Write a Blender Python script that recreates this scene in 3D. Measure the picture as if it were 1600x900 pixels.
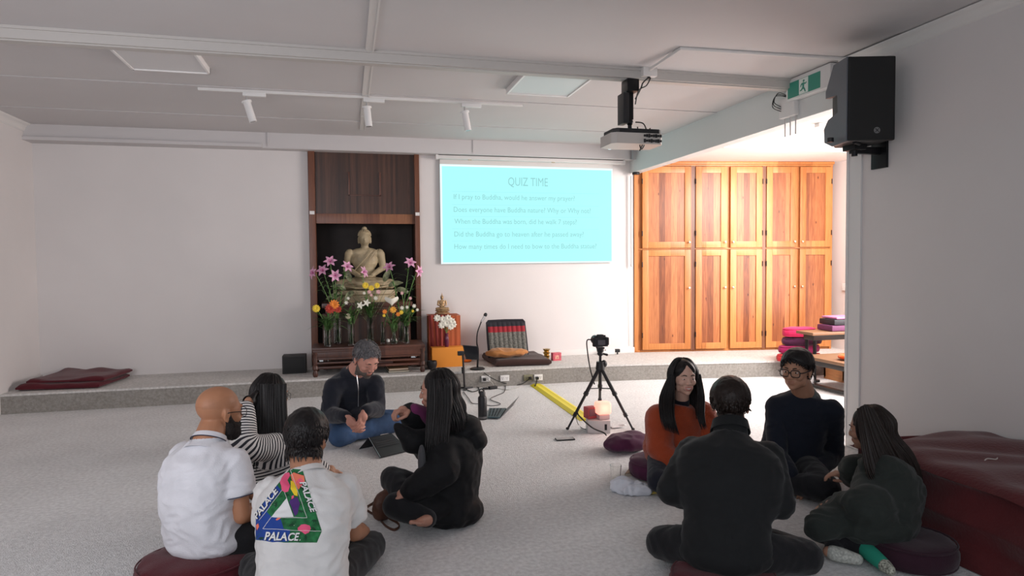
import bpy, bmesh, math, random
from math import sin, cos, pi, radians as rad, atan2, sqrt
from mathutils import Vector as V, Matrix as M, noise, Euler
from mathutils.bvhtree import BVHTree
random.seed(7)
S = bpy.context.scene
for o in list(bpy.data.objects): bpy.data.objects.remove(o)

# ---------------------------------------------------------------- camera
FPX, EYE = 1025.0, 1.45
YAW, PIT, ROL = rad(14.07), rad(2.25), rad(-0.52)
FW = V((sin(YAW)*cos(PIT), cos(YAW)*cos(PIT), -sin(PIT)))
_r = V((cos(YAW), -sin(YAW), 0)); _u = _r.cross(FW)
RT = _r*cos(ROL) + _u*sin(ROL); UP = _u*cos(ROL) - _r*sin(ROL)
CAM = V((0, 0, EYE))
cd = bpy.data.cameras.new('camera'); co = bpy.data.objects.new('camera', cd); S.collection.objects.link(co)
cd.sensor_width = 36; cd.lens = 36*FPX/1600; cd.clip_start = .05
mm = M((RT, UP, -FW)).transposed().to_4x4(); mm.translation = CAM
co.matrix_world = mm; S.camera = co
def ray(px, py): return FW + RT*((px-800)/FPX) - UP*((py-450)/FPX)
def atX(px, py, v): r = ray(px, py); return CAM + r*(v/r.x)
def atY(px, py, v): r = ray(px, py); return CAM + r*(v/r.y)
def atZ(px, py, v=0.0): r = ray(px, py); return CAM + r*((v-EYE)/r.z)

# ---------------------------------------------------------------- exposure, world, lights
S.view_settings.view_transform = 'Standard'; S.view_settings.look = 'None'
S.view_settings.gamma = 1; S.view_settings.use_curve_mapping = False
S.view_settings.exposure = 0.12
S.cycles.max_bounces = 8; S.cycles.diffuse_bounces = 5; S.cycles.caustics_reflective = False; S.cycles.caustics_refractive = False
S.cycles.sample_clamp_indirect = 4
w = bpy.data.worlds.new('daylight'); S.world = w; w.use_nodes = True
w.node_tree.nodes['Background'].inputs[0].default_value = (.90, .94, 1.0, 1)
w.node_tree.nodes['Background'].inputs[1].default_value = .36
def area(name, loc, target, sx, sy, power, col, spread=180):
    l = bpy.data.lights.new(name, 'AREA'); l.shape = 'RECTANGLE'; l.size = sx; l.size_y = sy
    l.energy = power; l.color = col; l.spread = rad(spread)
    o = bpy.data.objects.new(name, l); S.collection.objects.link(o); o.location = loc
    o.rotation_euler = (V(target)-V(loc)).to_track_quat('-Z', 'Y').to_euler(); return o
area('alcove_window_daylight', (6.3, 5.0, 1.65), (1.8, 5.4, 0.2), 2.2, 1.9, 200, (1, .925, .90))
area('alcove_fill_lamp', (5.3, 5.9, 2.60), (5.7, 7.9, 1.0), 1.2, 1.2, 120, (1, .94, .91))  # added fill lamp, unseen, brightens the cupboard and the alcove
area('left_window_daylight', (-2.9, 0.8, 1.7), (-1.1, 8.2, 2.0), 2.4, 1.6, 44, (.96, .95, 1), 110)
area('rear_window_daylight', (0.0, -1.2, 1.9), (2.6, 5, 1.2), 3.2, 1.3, 42, (.88, .92, 1))

# ---------------------------------------------------------------- materials
MT = {}
def ncol(c): return (c[0], c[1], c[2], 1)
def mat(name, col, rough=.6, metal=0, bump=0, bscale=60, var=0, vscale=8, emit=None, estr=1, trans=0, ior=1.45, spec=.5, sheen=0, stretch=None, alpha=1):
    if name in MT: return MT[name]
    m = bpy.data.materials.new(name); m.use_nodes = True; nt = m.node_tree; b = nt.nodes['Principled BSDF']
    b.inputs['Base Color'].default_value = ncol(col); b.inputs['Roughness'].default_value = rough
    b.inputs['Metallic'].default_value = metal; b.inputs['Transmission Weight'].default_value = trans
    b.inputs['IOR'].default_value = ior; b.inputs['Specular IOR Level'].default_value = spec
    b.inputs['Sheen Weight'].default_value = sheen; b.inputs['Alpha'].default_value = alpha
    if emit: b.inputs['Emission Color'].default_value = ncol(emit); b.inputs['Emission Strength'].default_value = estr
    tc = nt.nodes.new('ShaderNodeTexCoord'); mp = nt.nodes.new('ShaderNodeMapping'); nt.links.new(tc.outputs['Object'], mp.inputs[0])
    if stretch: mp.inputs['Scale'].default_value = stretch
    if var:
        n = nt.nodes.new('ShaderNodeTexNoise'); n.inputs['Scale'].default_value = vscale; n.inputs['Detail'].default_value = 5
        nt.links.new(mp.outputs[0], n.inputs['Vector'])
        r = nt.nodes.new('ShaderNodeValToRGB'); e = r.color_ramp.elements
        e[0].position = .3; e[1].position = .7
        e[0].color = ncol([x*(1-var) for x in col]); e[1].color = ncol([min(1, x*(1+var)) for x in col])
        nt.links.new(n.outputs['Fac'], r.inputs[0]); nt.links.new(r.outputs[0], b.inputs['Base Color'])
    if bump:
        n2 = nt.nodes.new('ShaderNodeTexNoise'); n2.inputs['Scale'].default_value = bscale; n2.inputs['Detail'].default_value = 3
        nt.links.new(mp.outputs[0], n2.inputs['Vector'])
        bp = nt.nodes.new('ShaderNodeBump'); bp.inputs['Strength'].default_value = bump; bp.inputs['Distance'].default_value = .01
        nt.links.new(n2.outputs['Fac'], bp.inputs['Height']); nt.links.new(bp.outputs[0], b.inputs['Normal'])
    MT[name] = m; return m
def wood(name, c1, c2, c3, board=.09, axis='X', rough=.4, knots=True):
    """vertical boards, each of its own tone, with grain running along Z (axis: across the boards)"""
    m = bpy.data.materials.new(name); m.use_nodes = True; nt = m.node_tree; b = nt.nodes['Principled BSDF']; L = nt.links.new; N = nt.nodes.new
    b.inputs['Roughness'].default_value = rough
    tc = N('ShaderNodeTexCoord'); sp = N('ShaderNodeSeparateXYZ'); L(tc.outputs['Object'], sp.inputs[0])
    d = N('ShaderNodeMath'); d.operation = 'DIVIDE'; L(sp.outputs[axis], d.inputs[0]); d.inputs[1].default_value = board
    f = N('ShaderNodeMath'); f.operation = 'FLOOR'; L(d.outputs[0], f.inputs[0])
    wn = N('ShaderNodeTexWhiteNoise'); wn.noise_dimensions = '1D'; L(f.outputs[0], wn.inputs['W'])
    off = N('ShaderNodeCombineXYZ'); L(f.outputs[0], off.inputs[2])
    ad = N('ShaderNodeVectorMath'); L(tc.outputs['Object'], ad.inputs[0]); L(off.outputs[0], ad.inputs[1])
    mp = N('ShaderNodeMapping'); mp.inputs['Scale'].default_value = (22, 22, 1.3) if axis in 'XY' else (1.3, 22, 22)
    L(ad.outputs[0], mp.inputs[0])
    n = N('ShaderNodeTexNoise'); n.inputs['Scale'].default_value = 2.2; n.inputs['Detail'].default_value = 6; n.inputs['Distortion'].default_value = 1.2
    L(mp.outputs[0], n.inputs['Vector'])
    mx = N('ShaderNodeMath'); mx.operation = 'MULTIPLY_ADD'; L(wn.outputs['Value'], mx.inputs[0]); mx.inputs[1].default_value = .45
    s2 = N('ShaderNodeMath'); s2.operation = 'MULTIPLY'; L(n.outputs['Fac'], s2.inputs[0]); s2.inputs[1].default_value = .75
    L(s2.outputs[0], mx.inputs[2])
    r = N('ShaderNodeValToRGB'); e = r.color_ramp.elements; e[0].position = .2; e[0].color = ncol(c1); e[1].position = .85; e[1].color = ncol(c3)
    k = e.new(.52); k.color = ncol(c2); L(mx.outputs[0], r.inputs[0]); out = r.outputs[0]
    if knots:
        mp2 = N('ShaderNodeMapping'); mp2.inputs['Scale'].default_value = (6, 6, 2.6); L(ad.outputs[0], mp2.inputs[0])
        vo = N('ShaderNodeTexVoronoi'); vo.inputs['Scale'].default_value = 1.6; L(mp2.outputs[0], vo.inputs['Vector'])
        rr = N('ShaderNodeValToRGB'); ee = rr.color_ramp.elements; ee[0].position = .04; ee[0].color = (.25, .13, .06, 1); ee[1].position = .11; ee[1].color = (1, 1, 1, 1)
        L(vo.outputs['Distance'], rr.inputs[0])
        mu = N('ShaderNodeMix'); mu.data_type = 'RGBA'; mu.blend_type = 'MULTIPLY'; mu.inputs[0].default_value = 1
        L(out, mu.inputs[6]); L(rr.outputs[0], mu.inputs[7]); out = mu.outputs[2]
    L(out, b.inputs['Base Color'])
    bp = N('ShaderNodeBump'); bp.inputs['Strength'].default_value = .15; bp.inputs['Distance'].default_value = .004
    L(n.outputs['Fac'], bp.inputs['Height']); L(bp.outputs[0], b.inputs['Normal'])
    MT[name] = m; return m
def carpet(name, ca, cb):
    m = bpy.data.materials.new(name); m.use_nodes = True; nt = m.node_tree; b = nt.nodes['Principled BSDF']; L = nt.links.new; N = nt.nodes.new
    b.inputs['Roughness'].default_value = .95; b.inputs['Specular IOR Level'].default_value = .1
    tc = N('ShaderNodeTexCoord')
    vo = N('ShaderNodeTexVoronoi'); vo.inputs['Scale'].default_value = 150; L(tc.outputs['Object'], vo.inputs['Vector'])
    n = N('ShaderNodeTexNoise'); n.inputs['Scale'].default_value = 42; n.inputs['Detail'].default_value = 6; L(tc.outputs['Object'], n.inputs['Vector'])
    n3 = N('ShaderNodeTexNoise'); n3.inputs['Scale'].default_value = 2.2; n3.inputs['Detail'].default_value = 3; L(tc.outputs['Object'], n3.inputs['Vector'])
    ma = N('ShaderNodeMath'); ma.operation = 'MULTIPLY_ADD'; L(n3.outputs['Fac'], ma.inputs[0]); ma.inputs[1].default_value = .35; L(n.outputs['Fac'], ma.inputs[2])
    r = N('ShaderNodeValToRGB'); e = r.color_ramp.elements; e[0].position = .5; e[1].position = .85; e[0].color = ncol(ca); e[1].color = ncol(cb)
    L(ma.outputs[0], r.inputs[0]); L(r.outputs[0], b.inputs['Base Color'])
    bp = N('ShaderNodeBump'); bp.inputs['Strength'].default_value = .55; bp.inputs['Distance'].default_value = .006
    L(vo.outputs['Distance'], bp.inputs['Height']); L(bp.outputs[0], b.inputs['Normal'])
    MT[name] = m; return m
def attrmat(name, rough=.5, spec=.4, bump=.1, bscale=200, sss=0):
    m = bpy.data.materials.new(name); m.use_nodes = True; nt = m.node_tree; b = nt.nodes['Principled BSDF']
    a = nt.nodes.new('ShaderNodeAttribute'); a.attribute_name = 'tint'; nt.links.new(a.outputs['Color'], b.inputs['Base Color'])
    b.inputs['Roughness'].default_value = rough; b.inputs['Specular IOR Level'].default_value = spec
    if sss: b.inputs['Subsurface Weight'].default_value = sss; b.inputs['Subsurface Radius'].default_value = (.012, .005, .003); b.inputs['Subsurface Scale'].default_value = 1
    MT[name] = m; return m

WALL = mat('wall_paint', (.68, .65, .64), .7, bump=.03, bscale=40, var=.03, vscale=1.2)
CEIL = mat('ceiling_paint', (.57, .55, .55), .7, bump=.02, bscale=30, var=.03, vscale=1)
TRIM = mat('trim_paint', (.70, .68, .66), .5)
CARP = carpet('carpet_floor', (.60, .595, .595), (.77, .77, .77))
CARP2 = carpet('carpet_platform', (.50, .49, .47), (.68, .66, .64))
CARP3 = carpet('carpet_riser_shaded', (.24, .225, .205), (.33, .315, .29))  # same carpet as the platform top, shade of the front face put into the colour
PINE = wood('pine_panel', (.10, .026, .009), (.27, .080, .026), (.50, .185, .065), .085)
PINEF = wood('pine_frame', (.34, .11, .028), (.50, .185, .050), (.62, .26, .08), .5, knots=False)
WALN = wood('walnut_panel', (.018, .008, .005), (.045, .018, .010), (.085, .035, .02), .03, knots=False)
WALN2 = wood('walnut_post', (.10, .032, .016), (.18, .065, .032), (.26, .11, .05), .2, knots=False)
WALN3 = wood('dark_table_wood', (.035, .012, .008), (.075, .026, .015), (.12, .045, .028), .2, knots=False)
BLK = mat('black_plastic', (.012, .012, .014), .45)
BLKM = mat('black_metal', (.016, .016, .018), .35, .6)
RUB = mat('black_cable', (.01, .01, .01), .6)
WHT = mat('white_plastic', (.72, .71, .70), .4)
GLS = mat('clear_glass', (.95, .98, .97), .02, trans=1, ior=1.4)
CHR = mat('brass_knob', (.62, .52, .36), .25, 1)
STEEL = mat('steel', (.55, .55, .56), .3, 1)

# ---------------------------------------------------------------- geometry helpers
class MB:
    def __init__(s): s.b = bmesh.new()
    def _fin(s, vs, mtx):
        if mtx is not None: bmesh.ops.transform(s.b, matrix=mtx, verts=vs)
        return s
    def box(s, c, size, rot=(0, 0, 0), bev=0, seg=2):
        r = bmesh.ops.create_cube(s.b, size=1); vs = r['verts']
        bmesh.ops.scale(s.b, vec=size, verts=vs)
        if bev:
            es = list({e for v in vs for e in v.link_edges})
            rr = bmesh.ops.bevel(s.b, geom=es, offset=bev, segments=seg, profile=.7, affect='EDGES', clamp_overlap=True)
            vs = list({v for f in rr['faces'] for v in f.verts} | {v for v in vs if v.is_valid})
        return s._fin(vs, M.Translation(V(c)) @ Euler(rot).to_matrix().to_4x4())
    def bar(s, lo, hi, bev=0):
        lo, hi = V(lo), V(hi); return s.box((lo+hi)/2, [abs(x) for x in (hi-lo)], bev=bev)
    def cyl(s, p0, p1, r0, r1=None, n=20, caps=True):
        p0, p1 = V(p0), V(p1); r1 = r0 if r1 is None else r1; d = p1-p0
        r = bmesh.ops.create_cone(s.b, cap_ends=caps, segments=n, radius1=r0, radius2=r1, depth=d.length)
        return s._fin(r['verts'], M.Translation((p0+p1)/2) @ d.to_track_quat('Z', 'Y').to_matrix().to_4x4())
    def ell(s, c, rad3, rot=(0, 0, 0), n=20):
        r = bmesh.ops.create_uvsphere(s.b, u_segments=n, v_segments=max(6, n//2), radius=1)
        R = rot.to_4x4() if isinstance(rot, M) else Euler(rot).to_matrix().to_4x4()
        return s._fin(r['verts'], M.Translation(V(c)) @ R @ M.Diagonal((*rad3, 1)))
    def lathe(s, prof, c=(0, 0, 0), n=28, mtx=None):
        rings = []
        for r, z in prof:
            rings.append([s.b.verts.new((r*cos(2*pi*i/n), r*sin(2*pi*i/n), z)) for i in range(n)])
        for a, b in zip(rings, rings[1:]):
            for i in range(n): s.b.faces.new((a[i], a[(i+1) % n], b[(i+1) % n], b[i]))
        if prof[0][0] > 1e-5: s.b.faces.new(rings[0][::-1])
        if prof[-1][0] > 1e-5: s.b.faces.new(rings[-1])
        return s._fin([v for r in rings for v in r], M.Translation(V(c)) @ (mtx or M.Identity(4)))
    def prism(s, pts, h, mtx=None):
        """closed polygon in local XY, extruded along local Z by h"""
        a = [s.b.verts.new((x, y, 0)) for x, y in pts]; b = [s.b.verts.new((x, y, h)) for x, y in pts]
        k = len(pts); fs = [s.b.faces.new(a[::-1]), s.b.faces.new(b)]
        for i in range(k): fs.append(s.b.faces.new((a[i], a[(i+1) % k], b[(i+1) % k], b[i])))
        bmesh.ops.recalc_face_normals(s.b, faces=fs)
        return s._fin(a+b, mtx)
    def tube(s, pts, r, n=8, smooth=0, flat=1.0, up=None):
        pts = [V(p) for p in pts]
        rs = list(r) if isinstance(r, (list, tuple)) else [r]*len(pts)
        if smooth:
            np_, nr = [], []
            for i in range(len(pts)-1):
                p0, p1, p2, p3 = pts[max(i-1, 0)], pts[i], pts[i+1], pts[min(i+2, len(pts)-1)]
                for k in range(smooth):
                    t = k/smooth
                    np_.append(.5*((2*p1)+(p2-p0)*t+(2*p0-5*p1+4*p2-p3)*t*t+(3*p1-p0-3*p2+p3)*t**3)); nr.append(rs[i]*(1-t)+rs[i+1]*t)
            np_.append(pts[-1]); nr.append(rs[-1]); pts, rs = np_, nr
        rings = []; a = V(up) if up is not None else None
        for i, p in enumerate(pts):
            t = (pts[min(i+1, len(pts)-1)]-pts[max(i-1, 0)]).normalized()
            if t.length < .5: t = V((0, 0, 1))
            if a is None: a = t.orthogonal().normalized()
            a = (a - t*a.dot(t))
            if a.length < 1e-4: a = t.orthogonal()
            a.normalize(); b = t.cross(a)
            rings.append([s.b.verts.new(p + (a*cos(2*pi*k/n)*flat + b*sin(2*pi*k/n))*rs[i]) for k in range(n)])
        for A, B in zip(rings, rings[1:]):
            for k in range(n): s.b.faces.new((A[k], A[(k+1) % n], B[(k+1) % n], B[k]))
        s.b.faces.new(rings[0][::-1]); s.b.faces.new(rings[-1]); return s
    def cap(s, p0, p1, r0, r1, n=18):
        """capsule with tapering"""
        s.cyl(p0, p1, r0, r1, n, True); s.ell(p0, (r0,)*3, n=n); s.ell(p1, (r1,)*3, n=n); return s
    def quad(s, *ps):
        s.b.faces.new([s.b.verts.new(V(p)) for p in ps]); return s
    def grid(s, fn, nu, nv):
        g = [[s.b.verts.new(V(fn(i/nu, j/nv))) for j in range(nv+1)] for i in range(nu+1)]
        for i in range(nu):
            for j in range(nv): s.b.faces.new((g[i][j], g[i+1][j], g[i+1][j+1], g[i][j+1]))
        return s
    def build(s, name, m, parent=None, smooth=True, ang=35, recalc=True):
        if recalc: bmesh.ops.recalc_face_normals(s.b, faces=s.b.faces)
        me = bpy.data.meshes.new(name); s.b.to_mesh(me); s.b.free()
        o = bpy.data.objects.new(name, me); S.collection.objects.link(o)
        for x in (m if isinstance(m, (list, tuple)) else [m]): me.materials.append(x)
        if smooth: me.shade_smooth(); me.set_sharp_from_angle(angle=rad(ang))
        if parent is not None: o.parent = parent; o.matrix_parent_inverse = pinv(parent)
        return o
def pinv(parent):
    m = M.Identity(4); p = parent
    chain = []
    while p is not None: chain.append(p); p = p.parent
    for q in reversed(chain):
        m = m @ q.matrix_parent_inverse @ q.matrix_basis if q.parent else q.matrix_basis.copy()
    return m.inverted()
def tag(o, label, cat, group=None):
    o['label'] = label; o['category'] = cat
    if group: o['group'] = group
    return o
def thing(name, label, cat, loc=(0, 0, 0), rz=0, group=None):
    o = bpy.data.objects.new(name, None); S.collection.objects.link(o); o.location = loc; o.rotation_euler = (0, 0, rz)
    o.empty_display_size = .05
    return tag(o, label, cat, group)
def lp(o): return o  # part builders work in world coordinates; build() keeps them there
def struct(name, mb, m, parent=None, **k):
    o = mb.build(name, m, parent, **k)
    if parent is None: o['kind'] = 'structure'
    return o
def xf(loc, rz=0): return M.Translation(V(loc)) @ M.Rotation(rz, 4, 'Z')
def remesh(mb, voxel, smooth=4, fac=.5):
    me = bpy.data.meshes.new('tmp'); mb.b.to_mesh(me); mb.b.free()
    o = bpy.data.objects.new('tmp', me); S.collection.objects.link(o)
    r = o.modifiers.new('r', 'REMESH'); r.mode = 'VOXEL'; r.voxel_size = voxel; r.adaptivity = 0
    if smooth: sm = o.modifiers.new('s', 'SMOOTH'); sm.factor = fac; sm.iterations = smooth
    dg = bpy.context.evaluated_depsgraph_get()
    out = bpy.data.meshes.new_from_object(o.evaluated_get(dg)); bpy.data.objects.remove(o); bpy.data.meshes.remove(me)
    return out
def mobj(name, me, m, parent=None):
    me.name = name; o = bpy.data.objects.new(name, me); S.collection.objects.link(o)
    me.materials.clear(); me.materials.append(m); me.shade_smooth()
    if parent is not None: o.parent = parent; o.matrix_parent_inverse = pinv(parent)
    return o
def wrinkle(me, amp, scale, seed=0, stretch=(1, 1, 1)):
    me.update(); vs = [(v.co.copy(), v.normal.copy()) for v in me.vertices]
    for v, (c, n) in zip(me.vertices, vs):
        p = V((c.x*scale*stretch[0]+seed, c.y*scale*stretch[1], c.z*scale*stretch[2]))
        q = noise.noise_vector(p*.6)*.8
        a = noise.noise(p+q); b = noise.noise((p+q)*2.1+V((5, 3, 1)))
        v.co = c + n*amp*((1-abs(a)*2.6)*.7+b*.5)
    me.update()
def text_mesh(s, size, align='LEFT', shear=0, bold=0):
    c = bpy.data.curves.new('t', 'FONT'); c.body = s; c.size = size; c.align_x = align; c.shear = shear; c.offset = bold; c.resolution_u = 3
    o = bpy.data.objects.new('t', c); S.collection.objects.link(o)
    bpy.context.view_layer.update()
    me = bpy.data.meshes.new_from_object(o); bpy.data.objects.remove(o); return me

# ---------------------------------------------------------------- setting
XL, XR, YW, ZC, PF, PZ, YF, SZ, YJ = -3.325, 3.744, 8.30, 2.99, 7.43, .197, 4.88, 2.64, 4.27
XA = 6.66   # right side of the alcove
bnd = (3.85, YW)  # where the wall bends towards the cupboard
CB0, CB1 = V((3.80, 8.28, 0)), V((6.56, 7.80, 0))
struct('floor', MB().bar((XL-.1, -3, -.1), (XA+.4, YW+.3, 0)), CARP, smooth=False)
fp = [(XL, 7.42), (2.6, 7.43), (3.44, 7.335), (4.71, 7.13), (XA, 6.86)]
def platform():
    g = MB(); pts = fp + [(XA, YW+.05), (XL, YW+.05)]
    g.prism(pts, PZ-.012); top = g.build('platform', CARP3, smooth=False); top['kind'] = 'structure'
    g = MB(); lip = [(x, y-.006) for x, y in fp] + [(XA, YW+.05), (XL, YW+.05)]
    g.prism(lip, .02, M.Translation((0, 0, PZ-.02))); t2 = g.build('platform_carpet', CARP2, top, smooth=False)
platform()
struct('wall_left', MB().bar((XL-.12, -2.4, 0), (XL, YW+.1, ZC)), WALL, smooth=False)
struct('wall_back', MB().bar((XL-.1, YW, 0), (-.44, YW+.12, ZC+.1)).bar((.895, YW, 0), (3.80, YW+.12, ZC+.1)).bar((-.44, YW, 2.83), (.895, YW+.12, ZC+.1)), WALL, smooth=False)
struct('wall_right', MB().bar((XR, -2.4, 0), (XR+.13, YJ, ZC)), WALL, smooth=False)
struct('wall_alcove_right', MB().bar((XA, -1, 0), (XA+.12, YW+.1, 2.9)), mat('wall_pink', (.70, .63, .60), .7), smooth=False)
a, b = CB0, CB1+V((.35, -.06, 0))
struct('wall_alcove_back', MB().prism([(a.x-.05, a.y+.45), (a.x-.05, a.y+.32), (b.x, b.y+.45), (b.x, b.y+.6)], 2.95), WALL, smooth=False)
struct('ceiling', MB().bar((XL-.1, -2.4, ZC), (XR+.02, YW+.1, ZC+.1)), CEIL, smooth=False)
struct('ceiling_alcove', MB().bar((XR+.1, -1, 2.803), (XA+.1, YW+.1, 2.9)), mat('alcove_ceiling', (.80, .77, .74), .7), smooth=False)
struct('soffit', MB().bar((XR, YJ-.001, SZ), (XR+.13, YW, ZC)), mat('soffit_paint', (.66, .68, .67), .6), smooth=False)
# bulkhead along the back wall
g = MB(); g.bar((XL, 8.10, 2.80), (XR, YW, ZC)); g.bar((XL, 8.07, 2.80), (-.93, 8.13, 2.835)); g.bar((-.93, 8.11, 2.795), (XR-.02, 8.15, 2.82))
for x in (-.86, 1.55): g.bar((x-.008, 8.09, 2.82), (x+.008, 8.10, ZC))
struct('bulkhead_back', g, CEIL, smooth=False)
# ceiling beam with its lip
g = MB(); g.bar((XL, YF, 2.905), (XR, YF+.11, ZC)); g.bar((XL, YF-.012, 2.965), (XR, YF, ZC)); g.bar((XL, YF+.02, 2.895), (XR, YF+.09, 2.905))
struct('ceiling_beam', g, mat('beam_paint', (.50, .475, .45), .5), smooth=False)
# lapped sheets of the ceiling beyond and before the beam, their joints
g = MB()
for y0, y1, z in ((YF+.11, 6.13, 2.983), (6.14, 7.28, 2.978), (7.29, 8.1, 2.973)): g.bar((XL, y0, z), (XR, y1, ZC))
struct('ceiling_sheets_far', g, CEIL, smooth=False)
struct('ceiling_sheets_near', MB().bar((XL, 3.74, 2.984), (XR, YF-.012, ZC)).bar((XL, -2, 2.978), (XR, 3.73, ZC)), CEIL, smooth=False)
g = MB()
for y0, y1, x0, x1, z in ((-2, YF-.012, .155, .215, 2.972), (YF+.11, 6.13, .158, .222, 2.972), (6.14, 7.0, .160, .226, 2.969), (7.0, 7.7, .164, .228, 2.966)):
    g.bar((x0, y0, z), (x1, y1, ZC)); g.bar((x1-.012, y0, z-.004), (x1, y1, z))
struct('ceiling_cover_strip', g, mat('ceiling_strip', (.64, .62, .60), .5), smooth=False)
def cornice(name, x, s, y0, y1):
    prof = [(0, 0), (.075, 0), (.070, -.012), (.045, -.02), (.028, -.035), (.018, -.062), (.014, -.075), (0, -.08)]
    m = M(((s, 0, 0, x), (0, 0, 1, y0), (0, 1, 0, ZC-.018), (0, 0, 0, 1)))
    struct(name, MB().prism(prof, y1-y0, m), TRIM, ang=60)
cornice('trim_1', XL, 1, -2.4, 8.1); cornice('trim_2', XR, -1, -2.4, 4.32)
struct('baseboard_right', MB().bar((XR-.016, -2.4, 0), (XR, YJ, .085), .004), TRIM)
struct('trim_3', MB().bar((XR-.014, YJ-.13, .085), (XR, YJ, SZ)).bar((XR-.02, YJ-.012, .085), (XR+.13, YJ+.012, SZ)), mat('jamb_paint', (.74, .73, .72), .5), smooth=False)
struct('baseboard_back', MB().bar((1.35, YW-.02, PZ), (3.80, YW, PZ+.075), .004), TRIM)
struct('trim_4', MB().bar((XL, 8.0, PZ), (XL+.02, YW, PZ+.05)), TRIM, smooth=False)
# alcove window that lets the daylight in (right of the opening, beyond the frame)
g = MB(); 
for z in (.68, 1.65, 2.62): g.bar((XA-.05, 3.7, z-.03), (XA, 6.3, z+.03))
for y in (3.7, 5.0, 6.3): g.bar((XA-.05, y-.03, .68), (XA, y+.03, 2.62))
struct('window_1', g, TRIM, smooth=False)
# nailing battens under the alcove ceiling
struct('trim_5', MB().bar((4.55, 5.6, 2.765), (5.65, 5.67, 2.80)).bar((XR+.13, 6.9, 2.77), (XA, 6.95, 2.80)), TRIM, smooth=False)
# ================================================================ altar niche in the back wall
n0, n1 = -.435, .89
t = thing('altar_niche', 'tall dark walnut altar niche let into the white back wall behind the pale statue', 'niche', (.23, 8.6, PZ))
g = MB(); g.bar((n0, 8.25, PZ), (n0+.075, YW+.12, 2.83), .004); g.build('side_post', WALN2, t)
g = MB(); g.bar((n1-.06, 8.25, PZ), (n1, YW+.12, 2.83), .004); g.build('side_post', WALN2, t)
g = MB(); g.bar((n0+.075, 8.30, 2.03), (n1-.06, 8.33, 2.81)); g.build('upper_panel', WALN, t, smooth=False)
g = MB(); g.bar((n0+.075, 8.29, 1.94), (n1-.06, 8.33, 2.06), .004); g.build('cross_rail', WALN2, t)
g = MB()
for x0, x1, z0, z1 in ((.03, .05, 2.28, 2.57), (.40, .42, 2.28, 2.57), (.03, .42, 2.28, 2.295)): g.bar((x0, 8.288, z0), (x1, 8.305, z1), .003)
g.build('panel_moulding', WALN3, t)
g = MB(); g.bar((n0, 9.0, PZ), (n1, 9.05, 2.1)); g.bar((n0, YW+.1, PZ), (n0+.03, 9.0, 2.1)); g.bar((n1-.03, YW+.1, PZ), (n1, 9.0, 2.1)); g.bar((n0, 8.32, 1.98), (n1, 9.05, 2.05))
g.build('recess_lining', mat('niche_dark', (.022, .014, .011), .6, var=.3, vscale=6), t, smooth=False)
g = MB(); g.bar((n0+.01, 8.235, 2.045), (n0+.065, 8.25, 2.085)); g.build('light_switch', WHT, t, smooth=False)
g = MB(); g.bar((n1-.055, 8.235, 2.04), (n1-.005, 8.25, 2.08)); g.build('light_switch', WHT, t, smooth=False)

# stepped pedestal behind the table, the statue sits on it
t = thing('altar_pedestal', 'dark wooden stepped pedestal under the pale seated statue', 'pedestal', (.22, 8.4, PZ))
g = MB(); g.bar((-.30, 8.0, .93), (.76, 8.62, .985), .01); g.bar((-.26, 8.03, .86), (.72, 8.6, .93), .008); g.build('top', WALN3, t)
g = MB(); g.bar((-.24, 8.06, PZ), (.70, 8.58, .86)); g.build('body', WALN, t, smooth=False)
for x in (-.27, .71): g = MB(); g.lathe([(.028, PZ), (.028, .35), (.018, .38), (.026, .45), (.026, .7), (.018, .74), (.028, .78), (.028, .86)], (x, 8.05, 0), 14); g.build('leg', WALN3, t)

# table
tz = .52; tf = 7.53; tx0, tx1 = -.375, .83
t = thing('altar_table', 'low dark carved wooden table holding the flower vases before the niche', 'table', (.22, 7.75, PZ))
g = MB(); g.bar((tx0-.02, tf-.02, tz-.03), (tx1+.02, 8.0, tz), .008); g.bar((tx0-.01, tf-.01, tz-.05), (tx1+.01, 7.99, tz-.03), .005); g.build('tabletop', WALN3, t)
g = MB(); g.bar((tx0+.02, tf+.005, tz-.115), (tx1-.02, tf+.03, tz-.05), .004); g.bar((tx0+.02, 7.95, tz-.115), (tx1-.02, 7.97, tz-.05)); g.build('apron', WALN3, t)
g = MB(); g.bar((tx0, tf+.01, PZ+.085), (tx1, 7.97, PZ+.11), .004); g.build('lower_shelf', WALN3, t)
for k in range(2):
    g = MB(); g.bar((tx0+.03, tf+.012, PZ+.14+.045*k), (tx1-.03, tf+.03, PZ+.16+.045*k), .003); g.build('rail', WALN3, t)
for x in (tx0+.01, tx1-.01):
    for y in (tf+.02, 7.96):
        g = MB(); g.lathe([(.022, PZ), (.030, PZ+.03), (.020, PZ+.07), (.031, PZ+.085), (.031, PZ+.115), (.021, PZ+.13), (.028, PZ+.2), (.022, PZ+.23), (.031, PZ+.25), (.031, tz-.04)], (x, y, 0), 16); g.build('leg', WALN3, t)

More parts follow.
